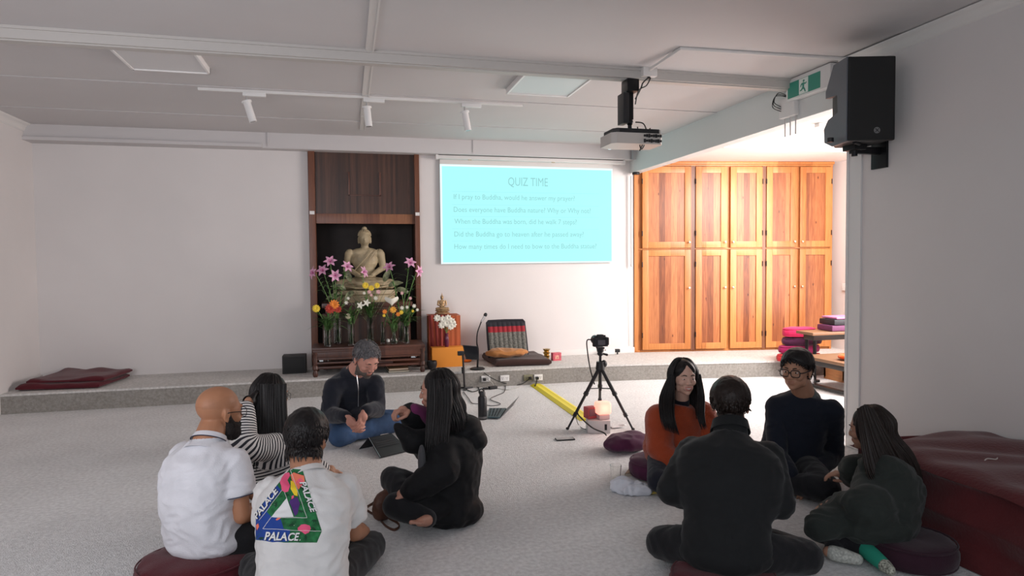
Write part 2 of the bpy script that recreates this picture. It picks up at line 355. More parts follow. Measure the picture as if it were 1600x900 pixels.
STONE = mat('pale_stone', (.40, .325, .205), .55, bump=.12, bscale=25, var=.22, vscale=7)
BRONZ = mat('old_gilt', (.45, .30, .16), .4, .45, var=.35, vscale=30)
def statue(name, label, loc, h, m, base='plain', ush=False):
    """seated figure with crossed legs, hands in the lap, long ears; h is the height of the figure alone"""
    k = h/.86
    t = thing(name, label, 'statue', loc); L = V(loc)
    g = MB(); P = lambda x, y, z: V((x, y, z))  # faces -Y
    g.ell((0, 0, .10), (.20, .16, .10)); g.ell((0, .01, .22), (.145, .11, .16)); g.ell((0, .01, .40), (.175, .115, .16)); g.ell((0, .01, .50), (.20, .09, .08))
    g.cap((0, .01, .54), (0, 0, .62), .055, .05)
    g.ell((0, -.01, .70), (.078, .09, .105)); g.ell((0, -.03, .655), (.055, .055, .05)); g.cap((0, -.098, .70), (0, -.108, .678), .008, .014)
    g.ell((0, -.085, .648), (.024, .014, .008)); g.ell((-.03, -.082, .715), (.025, .013, .007)); g.ell((.03, -.082, .715), (.025, .013, .007))
    for s in (-1, 1):
        g.ell((s*.083, .005, .68), (.009, .018, .058)); g.ell((s*.20, .01, .50), (.062, .06, .06))
        g.cap((s*.215, .01, .49), (s*.245, .02, .30), .055, .046); g.cap((s*.245, .02, .30), (s*.09, -.17, .20), .044, .028)
        g.ell((s*.045, -.20, .185), (.06, .035, .016))
        g.cap((s*.12, -.02, .08), (s*.33, -.12, .075), .095, .07); g.cap((s*.33, -.12, .075), (-s*.10, -.22, .06+.03*(s > 0)), .066, .045)
        g.ell((-s*.17, -.23, .075+.03*(s > 0)), (.085, .035, .024))
    me = remesh(g, .009, 3); mtx = M.Translation(L) @ M.Scale(k, 4); me.transform(mtx)
    wrinkle(me, .0022*k, 9/k, 3, (1, 1, 2.5)); mobj('figure', me, m, t)
    g = MB(); g.ell((0, .012, .745), (.083, .092, .082))
    g.ell((0, .015, .835), (.036, .036, .035))
    rr = random.Random(2)
    for i in range(9):
        a = i/9*pi/2; n = max(4, int(22*cos(a)))
        for j in range(n):
            th = 2*pi*j/n+i*.3
            if sin(th)*cos(a) < -.55 and a < .4: continue
            g.ell((.083*cos(a)*cos(th), .012+.092*cos(a)*sin(th), .745+.082*sin(a)), (.0105,)*3, n=8)
    if ush: g.lathe([(.03, .85), (.034, .87), (.02, .90), (.016, .94), (.008, .97), (.002, 1.02)], (0, .015, 0), 12)
    bmesh.ops.transform(g.b, matrix=mtx, verts=g.b.verts); g.build('hair_curls', m, t)
    # robe draped over the left shoulder
    g = MB()
    g.tube([(.10, -.085, .545), (.03, -.118, .46), (-.06, -.115, .36), (-.14, -.08, .27)], [.009]*4, 8, 6)
    g.tube([(.17, -.06, .55), (.10, -.11, .45), (.02, -.12, .36), (-.05, -.11, .27)], [.006]*4, 8, 6)
    g.tube([(-.33, -.18, .06), (-.1, -.29, .03), (.12, -.29, .03), (.34, -.18, .06)], [.012]*4, 8, 6)
    bmesh.ops.transform(g.b, matrix=mtx, verts=g.b.verts); g.build('robe_fold', m, t)
    g = MB()
    if base == 'plain':
        pr = [(.43, 0), (.43, -.05), (.40, -.07), (.40, -.13), (.45, -.16), (.46, -.22), (.46, -.25)]
    else:
        pr = [(.38, 0), (.44, -.03), (.38, -.07), (.30, -.10), (.38, -.14), (.44, -.17), (.42, -.22)]
    g.lathe(pr[::-1], (0, -.08, .0), 32, M.Diagonal((1, .68, 1, 1)))
    bmesh.ops.transform(g.b, matrix=mtx, verts=g.b.verts); g.build('base', m, t)
    return t
statue('stone_statue', 'large pale stone seated figure with bare shoulder in the dark niche', (.215, 8.40, 1.125), .78, STONE)

# ---------------------------------------------------------------- flowers and vases on the table
GREEN = mat('leaf_green', (.06, .13, .035), .45, var=.4, vscale=30); LGREEN = mat('stem_green', (.12, .24, .06), .5)
PINKP = mat('lily_pink', (.66, .34, .50), .5, var=.35, vscale=30); PINKD = mat('lily_throat', (.55, .08, .30), .5)
YEL = mat('petal_yellow', (.85, .62, .05), .5); ORG = mat('petal_orange', (.85, .26, .03), .5); REDP = mat('petal_red', (.45, .04, .02), .5); WPET = mat('petal_white', (.82, .80, .70), .5); PPET = mat('petal_pale_pink', (.80, .48, .48), .5)
WATER = mat('vase_water', (.75, .85, .72), .05, trans=.9, ior=1.2)
def petal(g, c, d, upv, L, Wd, curl):
    d = V(d).normalized(); side = d.cross(V(upv)).normalized(); n = side.cross(d)
    nu, nv = 6, 4
    def fn(u, v):
        wv = (v-.5)*2; ww = Wd*sin(pi*min(1, u*.9+.08))**.8
        return V(c) + d*(L*u) + side*(wv*ww) + n*(curl*(sin(u*pi*.5)*.6 - u*u*1.1)*L + .25*abs(wv)*ww)
    g.grid(fn, nu, nv)
def lily(px, py, Y, face, base, lab, r=.075):
    c = atY(px, py, Y); f = V(face).normalized(); a = f.orthogonal().normalized(); b = f.cross(a)
    t = thing('lily', lab, 'flower', tuple(c), 0, 'pink lilies in the altar vases')
    g = MB()
    for k in range(6):
        th = k*pi/3+.3; rd = a*cos(th)+b*sin(th); petal(g, c, rd*.8+f*.55, f, r*1.15, r*.30, .55)
    g.build('petals', PINKP, t, recalc=False)
    g = MB()
    for k in range(6):
        th = k*pi/3; rd = a*cos(th)+b*sin(th); e = c+f*r*.7+rd*r*.25; g.tube([c, c+f*r*.4+rd*r*.08, e], .0016, 5); g.ell(e, (.005, .003, .003), n=6)
    g.build('stamens', PINKD, t)
    g = MB(); base = V(base); m1 = (c+base)/2+V((0, -.02, .04)); g.tube([base, m1, c-f*.01], [.004, .0035, .004], 6, 6)
    g.build('stem', LGREEN, t)
    g = MB(); rr = random.Random(int(px))
    for k in range(9):
        p = base.lerp(c, .15+.085*k); ang = rr.uniform(0, 6.28); petal(g, p, (cos(ang), sin(ang)*.6, .5), (0, 0, 1), .13, .013, .8)
    g.build('leaves', GREEN, t, recalc=False)
    return t
def vase(px, Y, r, h, kind, lab):
    c = atZ(px, 532, tz); x = c.x if Y is None else atY(px, 532, Y).x; Y = Y or c.y
    prof = {'cyl': [(r*.92, 0), (r, .004), (r, h*.5), (r, h), (r-.004, h), (r-.004, h*.5), (r-.005, .014), (.001, .012)],
            'bulb': [(r*.7, 0), (r, h*.12), (r*1.05, h*.28), (r*.75, h*.5), (r*.38, h*.72), (r*.42, h*.86), (r*.62, h), (r*.55, h), (r*.36, h*.84), (r*.32, h*.72), (r*.68, h*.5), (r*.95, h*.28), (r*.8, h*.1), (.001, .01)]}[kind]
    t = thing('glass_vase', lab, 'vase', (x, Y, tz), 0, 'clear glass vases on the altar table')
    g = MB(); g.lathe(prof, (x, Y, tz+.001), 24); g.build('glass', GLS, t)
    g = MB(); rr = random.Random(int(px))
    g.lathe([(.001, .015), (r*.88, .016), (r*.90, h*(.3 if kind == 'bulb' else .55)), (.001, h*(.3 if kind == 'bulb' else .55))], (x, Y, tz), 20); g.build('water', WATER, t)
    g = MB()
    for k in range(9):
        an = rr.uniform(0, 6.28); g.tube([(x+cos(an)*r*.55, Y+sin(an)*r*.55, tz+.02), (x-cos(an)*r*.3, Y-sin(an)*r*.3, tz+h*1.05)], .0035, 5)
    g.build('cut_stems', LGREEN, t)
    return V((x, Y, tz+h))
va = vase(512, 7.62, .040, .19, 'cyl', 'straight glass vase at the left end of the altar table')
vb = vase(549, 7.66, .036, .25, 'cyl', 'tall narrow glass vase second from the left on the altar table')
vc = vase(598, 7.70, .028, .24, 'cyl', 'slim glass vase right of the middle of the altar table')
vd = vase(616, 7.64, .045, .15, 'bulb', 'round bellied glass vase with narrow neck on the altar table')
ve = vase(635, 7.66, .040, .21, 'cyl', 'straight glass vase at the right end of the altar table')
vf = vase(579, 7.85, .040, .30, 'cyl', 'glass vase with yellow and pale blooms before the statue')
vg = vase(528, 7.86, .045, .30, 'cyl', 'tall glass vase of pink lilies behind the left bouquet')
vh = vase(628, 7.86, .045, .30, 'cyl', 'tall glass vase of pink lilies behind the right bouquet')
for i, (px, py, f, bs, lab) in enumerate((
    (492, 427, (-.8, -.5, .2), vg, 'lily bloom farthest left, over the left altar post'),
    (505, 424, (-.3, -.8, .5), vg, 'lily bloom beside the farthest left one'),
    (516, 410, (0, -.9, .6), vg, 'highest lily bloom of the left bunch'),
    (541, 418, (.5, -.8, .5), vg, 'lily bloom just left of the statue shoulder'),
    (523, 430, (.2, -.9, -.1), vg, 'lowest lily bloom of the left bunch'),
    (566, 426, (.8, -.5, .3), vf, 'pale lily bloom before the statue lap'),
    (609, 419, (-.3, -.7, .6), vh, 'lily bloom just right of the statue shoulder'),
    (640, 412, (.2, -.8, .5), vh, 'highest lily bloom of the right bunch'),
    (652, 424, (.8, -.7, 0), vh, 'lily bloom over the right altar post'))):
    lily(px, py, 7.82, f, bs-V((0, 0, .05)), 'pink '+lab, .070)
def mixed(name, lab, top, blooms, Y, leaves=14, sp=.12, hh=.26):
    t = thing(name, lab, 'flowers', tuple(top)); rr = random.Random(len(lab))
    g = MB()
    for (px, py, m, r, n) in blooms:
        c = atY(px, py, Y); g.tube([V(top)-V((0, 0, .1)), V(top).lerp(c, .5)+V((0, 0, .02)), c], .003, 5, 4)
    g.build('stems', LGREEN, t)
    for (px, py, m, r, n) in blooms:
        c = atY(px, py, Y-.02); g = MB()
        for lay in range(2):
            for k in range(n):
                th = 2*pi*k/n+lay*.4; petal(g, c, (cos(th), -.35-.5*lay, sin(th)), (0, -1, .2), r*(1-.35*lay), r*.24, .4)
        g.ell(c+V((0, -.006, 0)), (r*.22, r*.15, r*.22), n=10); g.build('bloom', m, t, recalc=False)
    g = MB()
    for k in range(leaves):
        p = V(top)+V((rr.uniform(-.03, .03), rr.uniform(-.03, .02), rr.uniform(-.02, .06))); an = rr.uniform(0, 6.28)
        petal(g, p, (cos(an), sin(an)*.5-.2, rr.uniform(.2, 1.6)), (0, 0, 1), rr.uniform(.5, 1)*hh, rr.uniform(.008, .018), .6)
    g.build('leaves', GREEN, t, recalc=False); return t
mixed('mixed_bouquet', 'bouquet with orange and dark red blooms and one yellow, left on the altar table', va, [(522, 476, ORG, .06, 12), (516, 482, REDP, .06, 12), (528, 483, REDP, .045, 10), (494, 482, YEL, .045, 14), (541, 473, WPET, .025, 6), (544, 466, WPET, .02, 6)], 7.60, 46)
mixed('leafy_bouquet', 'bouquet of cream blooms and striped leaves in the second vase', vb, [(544, 494, mat('seed_head', (.45, .42, .28), .7), .035, 12), (563, 477, WPET, .045, 5), (573, 473, WPET, .045, 5)], 7.64, 30)
mixed('yellow_bouquet', 'bouquet of yellow chrysanthemums with pale pink roses before the statue', vf, [(571, 446, YEL, .04, 14), (580, 450, YEL, .035, 14), (589, 446, YEL, .035, 14), (577, 456, PPET, .026, 8), (591, 456, PPET, .03, 8), (569, 458, WPET, .02, 8), (587, 466, WPET, .028, 8), (580, 461, PPET, .02, 8)], 7.80, 34)
mixed('orange_bouquet', 'small bouquet of orange gold blooms in the round bellied vase', vd, [(601, 487, ORG, .03, 8), (614, 484, mat('petal_gold', (.85, .42, .05), .5), .042, 10), (600, 493, YEL, .02, 8), (622, 491, ORG, .028, 8), (627, 488, YEL, .028, 8)], 7.62, 20)
mixed('white_bouquet', 'bouquet of small cream and yellow blooms in the right end vase', ve, [(628, 481, WPET, .026, 7), (636, 480, WPET, .022, 7), (647, 478, WPET, .026, 7), (645, 486, YEL, .018, 7), (641, 466, PPET, .022, 7), (628, 458, PPET, .022, 7), (652, 484, WPET, .02, 7)], 7.64, 40)
t = thing('calla_lily', 'white calla lily with an upturned spathe in the slim vase', 'flower', tuple(vc))
g = MB(); c = atY(612, 474, 7.68); g.tube([vc-V((0, 0, .15)), vc.lerp(c, .6), c], .004, 6, 5); g.build('stem', LGREEN, t)
g = MB(); g.grid(lambda u, v: c+V(((v-.5)*.16*(.25+.75*sin(pi*u*.7)), -.03*cos((v-.5)*pi)*(.4+u), .085*u+.05*abs(v-.5)-.03)), 8, 10); g.build('spathe', WPET, t, recalc=False)
g = MB(); g.cap(c+V((0, -.01, -.02)), c+V((0, -.015, .045)), .006, .004, 8); g.build('spadix', YEL, t)
# big striped leaves (hosta like) either side of the statue base
t = thing('broad_leaf_spray', 'spray of broad dark leaves with pale stripes before the statue', 'foliage', (.1, 7.9, tz))
for k, (px, py, dx, dz) in enumerate(((540, 452, -.9, .3), (533, 462, -1, -.1), (548, 440, -.4, .9), (556, 470, .3, -.8), (607, 447, .9, .3), (600, 440, .4, .9), (552, 455, -.3, -.3), (618, 452, 1, -.2))):
    g = MB(); c = atY(px, py, 7.90); petal(g, c, (dx, -.3, dz), (0, -.9, .4), .17, .035, .5); g.tube([vf-V((0, 0, .1)), vf.lerp(c, .6), c], .0025, 5, 4)
    g.build('leaf', mat('striped_leaf', (.20, .22, .12), .45, var=.75, vscale=22), t, recalc=False)
t = thing('gold_dish', 'small gold dish with crumpled offerings on the altar table', 'dish', tuple(atZ(577, 530, tz)))
c = atZ(576, 534, tz+.005); g = MB(); g.lathe([(.02, 0), (.035, .01), (.055, .02), (.052, .022), (.03, .014), (.001, .01)], c, 20); g.build('dish', mat('gold', (.8, .55, .2), .3, .9), t)
g = MB()
for k in range(5): g.ell(c+V((random.uniform(-.03, .03), random.uniform(-.02, .02), .025)), (.016, .014, .010), n=8)
g.build('offering', mat('gold_foil', (.85, .60, .25), .35, .6), t)
c = atZ(606, 534, tz+.004); g = MB(); g.cyl(c, c+V((0, 0, .03)), .022, .022); g.cyl(c+V((0, 0, .03)), c+V((0, 0, .036)), .005, .004); me = g.build('candle', mat('wax', (.85, .84, .80), .5), None); tag(me, 'short white candle on the altar table beside the gold dish', 'candle')
# things on the table's lower shelf and beneath
g = MB(); c = atY(580, 560, 7.7); g.bar((c.x-.22, 7.58, PZ+.111), (c.x+.24, 7.88, PZ+.14), .004); o = g.build('flat_book', mat('dark_brown_book', (.07, .03, .025), .5), None); tag(o, 'dark flat book lying on the lower shelf of the altar table', 'book')

# ---------------------------------------------------------------- small statue on the cloth covered stand
c0 = atZ(690, 571, PZ); bx = c0.x
t = thing('cloth_covered_stand', 'square stand draped in orange red cloth under the small bronze figure', 'stand', (bx, 8.05, PZ))
xa, xb = atY(670, 560, 8.02).x, atY(719, 560, 8.02).x; zt_ = atY(692, 493, 8.0).z
ORC = mat('saffron_cloth', (.42, .10, .035), .8, bump=.15, bscale=20, var=.15, vscale=4); MRC = mat('rust_cloth', (.28, .045, .035), .8, bump=.1, bscale=20)
g = MB(); g.bar((xa+.01, 7.98, PZ), (xb-.01, 8.26, zt_-.012), .01); g.build('box', ORC, t)
g = MB(); N = 60
def fold(u, v):
    x = xa+(xb-xa)*u; return V((x, 7.972+.004*sin(u*17+v*2)*(1-v)**.6+.002*sin(u*41), PZ+.02+(zt_-PZ-.02)*v))
g.grid(fold, N, 10); g.grid(lambda u, v: V((xa+(xb-xa)*u, 7.972+.30*v, zt_+.002)), 10, 4)
g.build('cloth', ORC, t, recalc=False)
g = MB(); g.grid(lambda u, v: V((xa-.004+(.17+.05*v)*u+(1-v)*.02, 7.962+.012*sin(u*22+v*2), PZ+.18+(zt_-PZ-.17)*v)), 30, 10); g.build('cloth_fold', MRC, t, recalc=False)
t2 = statue('bronze_statue', 'small gilt seated figure with pointed crown on the orange cloth stand', (atY(691, 470, 8.1).x, 8.12, zt_+.062), .185, BRONZ, 'lotus', True)
xo0, xo1 = atY(675, 560, 7.80).x, atY(725, 560, 7.80).x; zo = atY(700, 543, 7.80).z
g = MB(); g.bar((xo0, 7.80, PZ), (xo1, 7.97, zo), .004); o = g.build('orange_box', mat('orange_cloth_box', (.72, .26, .03), .7), None); tag(o, 'bright orange box in front of the cloth covered stand', 'box')
c = V((atY(698, 540, 7.88).x, 7.88, zo))
t = thing('flower_vase', 'slender dark purple vase on the orange box', 'vase', tuple(c))
g = MB(); g.lathe([(.022, 0), (.024, .01), (.030, .06), (.026, .11), (.020, .145), (.024, .165), (.019, .165), (.016, .14), (.022, .1), (.025, .05), (.001, .02)], c, 20); g.build('body', mat('purple_glass', (.12, .02, .05), .12), t)
t = thing('white_flowers', 'bunch of white carnations in the slender purple vase', 'flowers', tuple(c+V((0, 0, .165))))
g = MB(); tops = [(683, 497), (692, 499), (700, 497), (706, 502), (697, 505), (690, 508), (704, 510), (708, 507)]
for px, py in tops:
    e = atY(px, py, 7.86); g.tube([c+V((0, 0, .08)), c+V((0, 0, .17)), e], .0025, 5, 4)
g.build('stems', LGREEN, t)
for px, py in tops:
    e = atY(px, py, 7.85); g = MB()
    for lay in range(3):
        for k in range(8): petal(g, e, (cos(k*.785+lay*.4), -.3-.5*lay, sin(k*.785+lay*.4)), (0, -1, .2), .045-.008*lay, .015, .5)
    g.build('bloom', WPET, t, recalc=False)

# ---------------------------------------------------------------- projection screen and its slide
sx0, sx1, sz0, sz1 = 1.15, 3.476, 1.435, 2.69
CYAN = mat('slide_cyan', (.02, .03, .03), .8, emit=(.40, .95, .94), estr=.95); CYW = mat('slide_edge', (.03, .03, .03), .8, emit=(.80, .97, .97), estr=1.0)
SCR = mat('screen_fabric', (.66, .64, .62), .8)
t = thing('projection_screen', 'pulled down white screen lit with a cyan quiz slide on the back wall', 'screen', (2.3, 8.27, sz0))
g = MB(); g.bar((sx0-.0, 8.262, sz0-.0), (sx1+.0, 8.266, 2.78)); g.build('fabric', SCR, t, smooth=False)
g = MB(); g.bar((sx0, 8.258, sz0), (sx1, 8.2615, sz1)); g.build('slide_border', CYW, t, smooth=False)
g = MB(); g.bar((sx0+.025, 8.2555, sz0+.02), (sx1-.02, 8.2578, sz1-.025)); sl = g.build('slide', CYAN, t, smooth=False)
TXT = mat('slide_text', (.02, .03, .03), .8, emit=(.26, .60, .62), estr=.95); TXL = mat('slide_rule', (.05, .12, .13), .8, emit=(.29, .74, .79), estr=.95)
def slide_text(s, px0, px1, py, size):
    me = text_mesh(s, 1.0); xs = [v.co.x for v in me.vertices]; w0 = max(xs)-min(xs); x0 = min(xs)
    a, b = atY(px0, py, 8.255), atY(px1, py, 8.255)
    for v in me.vertices: v.co = V((a.x+(v.co.x-x0)/w0*(b.x-a.x), 8.2545, a.z+v.co.y*size))
    spans = sorted((min(me.vertices[i].co.x for i in p.vertices), max(me.vertices[i].co.x for i in p.vertices)) for p in me.polygons)
    cuts = []; hi = spans[0][1]
    gap = (b.x-a.x)/w0*.17
    for s0, s1 in spans:
        if s0-hi > gap: cuts.append((s0+hi)/2)
        hi = max(hi, s1)
    for lo_, hi_ in zip([-1e9]+cuts, cuts+[1e9]):
        g = MB(); g.b.from_mesh(me); bmesh.ops.delete(g.b, geom=[v for v in g.b.verts if not lo_ < v.co.x < hi_], context='VERTS')
        g.build('word', TXT, t, smooth=False, recalc=False)
slide_text('QUIZ TIME', 794, 856, 290, .155)
for s, x0, x1, py in (('If I pray to Buddha, would he answer my prayer?', 709, 898, 311), ('Does everyone have Buddha nature? Why or Why not?', 709, 923, 331), ('When the Buddha was born, did he walk 7 steps?', 710, 901, 349.5),
                      ('Did the Buddha go to heaven after he passed away?', 710, 912, 369.5), ('How many times do I need to bow to the Buddha statue?', 710, 932, 389)):
    slide_text(s, x0, x1, py, .092)
g = MB()
for py in (299, 319.5, 338, 357.5, 377): 
    a, b = atY(706, py, 8.255), atY(936, py+1.5, 8.255); g.bar((a.x, 8.2545, a.z-.002), (b.x, 8.2552, a.z+.002))
g.build('rule_lines', TXL, t, smooth=False)
t = thing('screen_housing', 'long white roller housing above the cyan slide', 'screen housing', (2.3, 8.2, 2.76))
g = MB(); g.bar((1.11, 8.17, 2.745), (3.60, 8.26, 2.79), .008); g.build('case', TRIM, t)
g = MB(); g.bar((1.09, 8.165, 2.74), (1.12, 8.262, 2.795)); g.bar((3.59, 8.165, 2.74), (3.62, 8.262, 2.795)); g.build('end_cap', WHT, t, smooth=False)
for x_ in (1.5, 2.6): g = MB(); g.bar((x_, 8.18, 2.735), (x_+.04, 8.2, 2.745)); g.build('clip', mat('clip_tan', (.5, .42, .3), .5), t, smooth=False)
g = MB(); c = atY(994, 285, 8.26); g.cyl((3.74, 8.24, 1.40), (3.74, 8.24, 2.60), .012); g.ell((3.74, 8.24, 1.40), (.016, .016, .03)); g.tube([(3.74, 8.24, 1.4), (3.735, 8.27, .9), (3.74, 8.28, .3)], .003, 6)
o = g.build('cable_conduit', TRIM, None); tag(o, 'thin white vertical pull rod on the wall between slide and cupboard', 'rod')
g = MB(); c = atX(998, 271, XR-.01); g.lathe([(.001, 0), (.05, 0), (.052, .015), (.045, .03), (.001, .03)], (XR+.03, 8.17, SZ-.031), 20); o = g.build('sensor', BLK, None); tag(o, 'small black round sensor under the far end of the white beam', 'sensor')
g = MB(); g.bar((3.66, 8.04, 2.79), (3.675, 8.10, 2.93)); g.cyl((3.667, 8.03, 2.92), (3.667, 8.10, 2.92), .012); o = g.build('metal_hook', STEEL, None); tag(o, 'small metal bracket on the bulkhead end behind the projector', 'bracket')

# ---------------------------------------------------------------- cupboard
ax = (CB1-CB0).normalized(); W_ = (CB1-CB0).length; nrm = V((ax.y, -ax.x, 0)); cz0, cz1 = PZ, 2.80
if nrm.y > 0: nrm = -nrm
cm = M(((ax.x, -nrm.x, 0, CB0.x), (ax.y, -nrm.y, 0, CB0.y), (0, 0, 1, 0), (0, 0, 0, 1)))  # local: x along, y into the wall, z up
t = thing('built_in_cupboard', 'wall wide varnished pine cupboard with ten panelled doors on the platform', 'cupboard'); t.matrix_basis = cm
def cpart(g, name, m, parent=None, **k):
    o = g.build(name, m, None, **k); o.parent = parent or t; return o
g = MB(); g.bar((0, 0, cz0+.02), (.05, .3, cz1)); g.bar((W_-.03, 0, cz0), (W_, .3, cz1)); g.bar((0, .02, cz0), (W_, .3, cz0+.025)); g.bar((0, .03, cz0), (W_, .06, cz1)); g.bar((0, -.002, 1.607), (W_, .03, 1.617)); cpart(g, 'carcass', PINEF, smooth=False)
g = MB(); g.bar((-.01, -.03, cz1-.035), (W_+.01, .3, cz1), .006); g.bar((0, -.012, cz1-.06), (W_, .3, cz1-.035), .004); cpart(g, 'cornice', PINEF)
cxs = []
for px in (1003, 1079, 1086, 1135, 1140, 1190, 1196, 1243, 1248, 1297):
    r_ = ray(px, 450); # intersect with the cupboard's plane
    tt = (CB0-CAM).dot(nrm)/r_.dot(nrm); cxs.append((CAM+r_*tt-CB0).dot(ax))
g = MB()
for a, b in ((cxs[1], cxs[2]), (cxs[5], cxs[6])): g.bar((a+.004, -.004, cz0+.02), (b-.004, .03, cz1-.05))
cpart(g, 'stile_post', WALN2, smooth=False)
knx = {0: 1, 1: 1, 2: 0, 3: 1, 4: 0}
PM = []
for i in range(5):
    a, b = cxs[2*i]+.004, cxs[2*i+1]-.002
    for (z0, z1, up) in ((cz0+.035, 1.600, 0), (1.624, cz1-.07, 1)):
        fw = .085; g = MB()
        g.bar((a, -.018, z0), (a+fw, .012, z1), .004); g.bar((b-fw, -.018, z0), (b, .012, z1), .004)
        g.bar((a+fw, -.018, z0), (b-fw, .012, z0+fw), .004); g.bar((a+fw, -.018, z1-fw), (b-fw, .012, z1), .004)
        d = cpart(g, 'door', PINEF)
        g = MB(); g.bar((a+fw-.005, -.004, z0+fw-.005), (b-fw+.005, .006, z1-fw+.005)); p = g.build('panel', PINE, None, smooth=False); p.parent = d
        side = knx[i]; kx = (b-.03) if side else (a+.03); kz = (z0+.10) if up else (z0+ (1.0-PZ) ) 
        kz = 1.70 if up else 1.075
        g = MB(); g.lathe([(.006, 0), (.006, .018), (.014, .024), (.014, .032), (.001, .036)], (0, 0, 0), 14); bmesh.ops.transform(g.b, matrix=M.Translation((kx, -.018, kz)) @ M.Rotation(pi/2, 4, 'X'), verts=g.b.verts)
        k_ = g.build('knob', CHR, None); k_.parent = d
        hx = a-.003 if side else b+.003
        for hz in (z0+.2, z1-.2):
            g = MB(); g.cyl((hx, -.02, hz-.035), (hx, -.02, hz+.035), .007, n=10); h_ = g.build('hinge', BLKM, None); h_.parent = d
g = MB(); sp = atX(1300.5, 421, XA); g.bar((6.625, 7.60, 1.02), (6.655, 7.68, 1.12), .003); o = g.build('light_switch', WHT, None); tag(o, 'small white switch plate on the alcove side wall by the cupboard', 'switch')

# ---------------------------------------------------------------- ceiling fittings
LEDF = mat('led_frame', (.80, .78, .77), .4); LEDD = mat('led_diffuser', (.62, .61, .61), .35)
for (x0, x1, y0, y1, lab) in ((-1.56, -1.01, 5.02, 5.60, 'flat square ceiling light panel over the left of the room, switched off'), (1.39, 1.97, 5.08, 5.70, 'flat square ceiling light panel beside the projector, switched off')):
    t = thing('ceiling_light', lab, 'ceiling light', ((x0+x1)/2, (y0+y1)/2, 2.97), 0, 'square ceiling panels')
    g = MB(); z0, z1 = 2.935, 2.983
    for a in ((x0, y0, x1, y0+.018), (x0, y1-.018, x1, y1), (x0, y0, x0+.018, y1), (x1-.018, y0, x1, y1)): g.bar((a[0], a[1], z0), (a[2], a[3], z1), .002)
    g.build('frame', LEDF, t); g = MB(); g.bar((x0+.015, y0+.015, z0+.008), (x1-.015, y1-.015, z0+.02)); g.build('diffuser', LEDD, t, smooth=False)
t = thing('track_rail', 'long thin white lighting track across the ceiling', 'lighting track', (.2, 6.2, 2.96))
g = MB(); g.bar((-1.22, 6.185, 2.955), (.86, 6.215, 2.984), .002); g.build('rail', TRIM, t); g = MB(); g.bar((.86, 6.19, 2.957), (1.68, 6.215, 2.98), .002); g.build('rail_extension', TRIM, t)
for (px, py0, py1, dx, lab) in ((385, 148, 181, .05, 'leftmost of the three white track spotlights'), (573, 158, 189, .015, 'middle one of the three white track spotlights'), (726, 166, 197, .03, 'rightmost of the three white track spotlights')):
    c = atY(px, py0, 6.2); c.z = 2.955
    t = thing('spotlight', lab, 'spotlight', tuple(c), 0, 'spotlights on the ceiling track')
    g = MB(); g.bar((c.x-.03, 6.18, 2.925), (c.x+.16, 6.22, 2.957), .004); g.build('adapter', WHT, t)
    g = MB(); g.cyl(c+V((0, 0, -.02)), c+V((0, 0, -.09)), .007); g.ell(c+V((0, 0, -.09)), (.012,)*3); g.build('stem', STEEL, t)
    e = c+V((dx, .0, -.25)); s_ = c+V((0, 0, -.075)); d = (e-s_).normalized()
    g = MB(); g.cyl(s_, e, .032, .032, 24); g.cyl(s_-d*.004, s_+d*.012, .042, .042, 24); g.build('lamp_head', WHT, t)
    g = MB(); g.cyl(e-d*.002, e+d*.001, .026, .026); g.build('lens', mat('lens_dark', (.3, .3, .3), .2), t)
# surface conduit with a junction box on the beam
g = MB(); A, B_, C_ = atZ(1016, 108, 2.95), atZ(1063, 75.5, 2.975), atZ(1325, 92, 2.975)
g.tube([A, B_, C_], .014, 8); o = g.build('ceiling_conduit', TRIM, None); tag(o, 'white cable conduit bent across the ceiling from the beam to the wall', 'conduit')
t = thing('junction_box', 'small white junction box on the beam where the projector cables start', 'box', (0, 0, 0)); c = atY(1012, 106, YF); 
g = MB(); g.bar((c.x-.06, YF-.05, 2.915), (c.x+.06, YF+.01, 2.985), .006); o = g.build('case', TRIM, t); g = MB(); g.cyl((c.x, YF-.02, 2.90), (c.x, YF-.02, 2.916), .012); g.build('gland', BLK, t)
# projector on its pole
pc = V((2.03, 4.93, 0)); pc.x = atY(984, 200, 4.93).x
bod = lambda px, py: atY(px, py, 4.93)
t = thing('projector', 'white and black data projector hung under the ceiling beam', 'projector', (pc.x, 4.93, 2.9))
g = MB(); g.bar((pc.x-.05, 4.86, 2.80), (pc.x+.05, 4.98, 2.895), .004); g.build('ceiling_plate', BLKM, t)
zb = bod(984, 205).z; zt2 = bod(984, 222).z
g = MB(); g.bar((pc.x-.024, 4.91, zb+.09), (pc.x+.024, 4.95, 2.81), .004); g.ell((pc.x, 4.93, zb+.07), (.028,)*3); g.cyl((pc.x, 4.93, zb+.10), (pc.x, 4.93, zb-.01), .016); g.build('pole', BLKM, t)
g = MB(); g.box((pc.x-.055, 4.93, (zb+2.80)/2+.02), (.05, .12, .24), bev=.006); g.build('wireless_receiver', BLK, t)
x0, x1 = bod(947, 215).x, bod(1025, 215).x; cx = (x0+x1)/2; hw = (x1-x0)/2
PB = mat('projector_body', (.50, .47, .44), .4)
g = MB(); g.prism([(-hw, -.10), (-hw*.82, -.13), (hw*.9, -.13), (hw, -.10), (hw, .12), (hw*.5, .15), (-hw*.6, .16), (-hw, .12)], .085, M.Translation((cx, 4.93, zt2-.035))); g.build('body', PB, t, ang=20)
g = MB(); g.prism([(-hw*.9, -.09), (-hw*.7, -.12), (hw*.85, -.12), (hw*.97, -.09), (hw*.9, .1), (-hw*.9, .1)], .035, M.Translation((cx, 4.93, zt2+.05))); 
for x in (-.6, .05, .7): g.cyl((cx+hw*x, 4.90, zt2+.07), (cx+hw*x, 4.90, zt2+.10), .022)
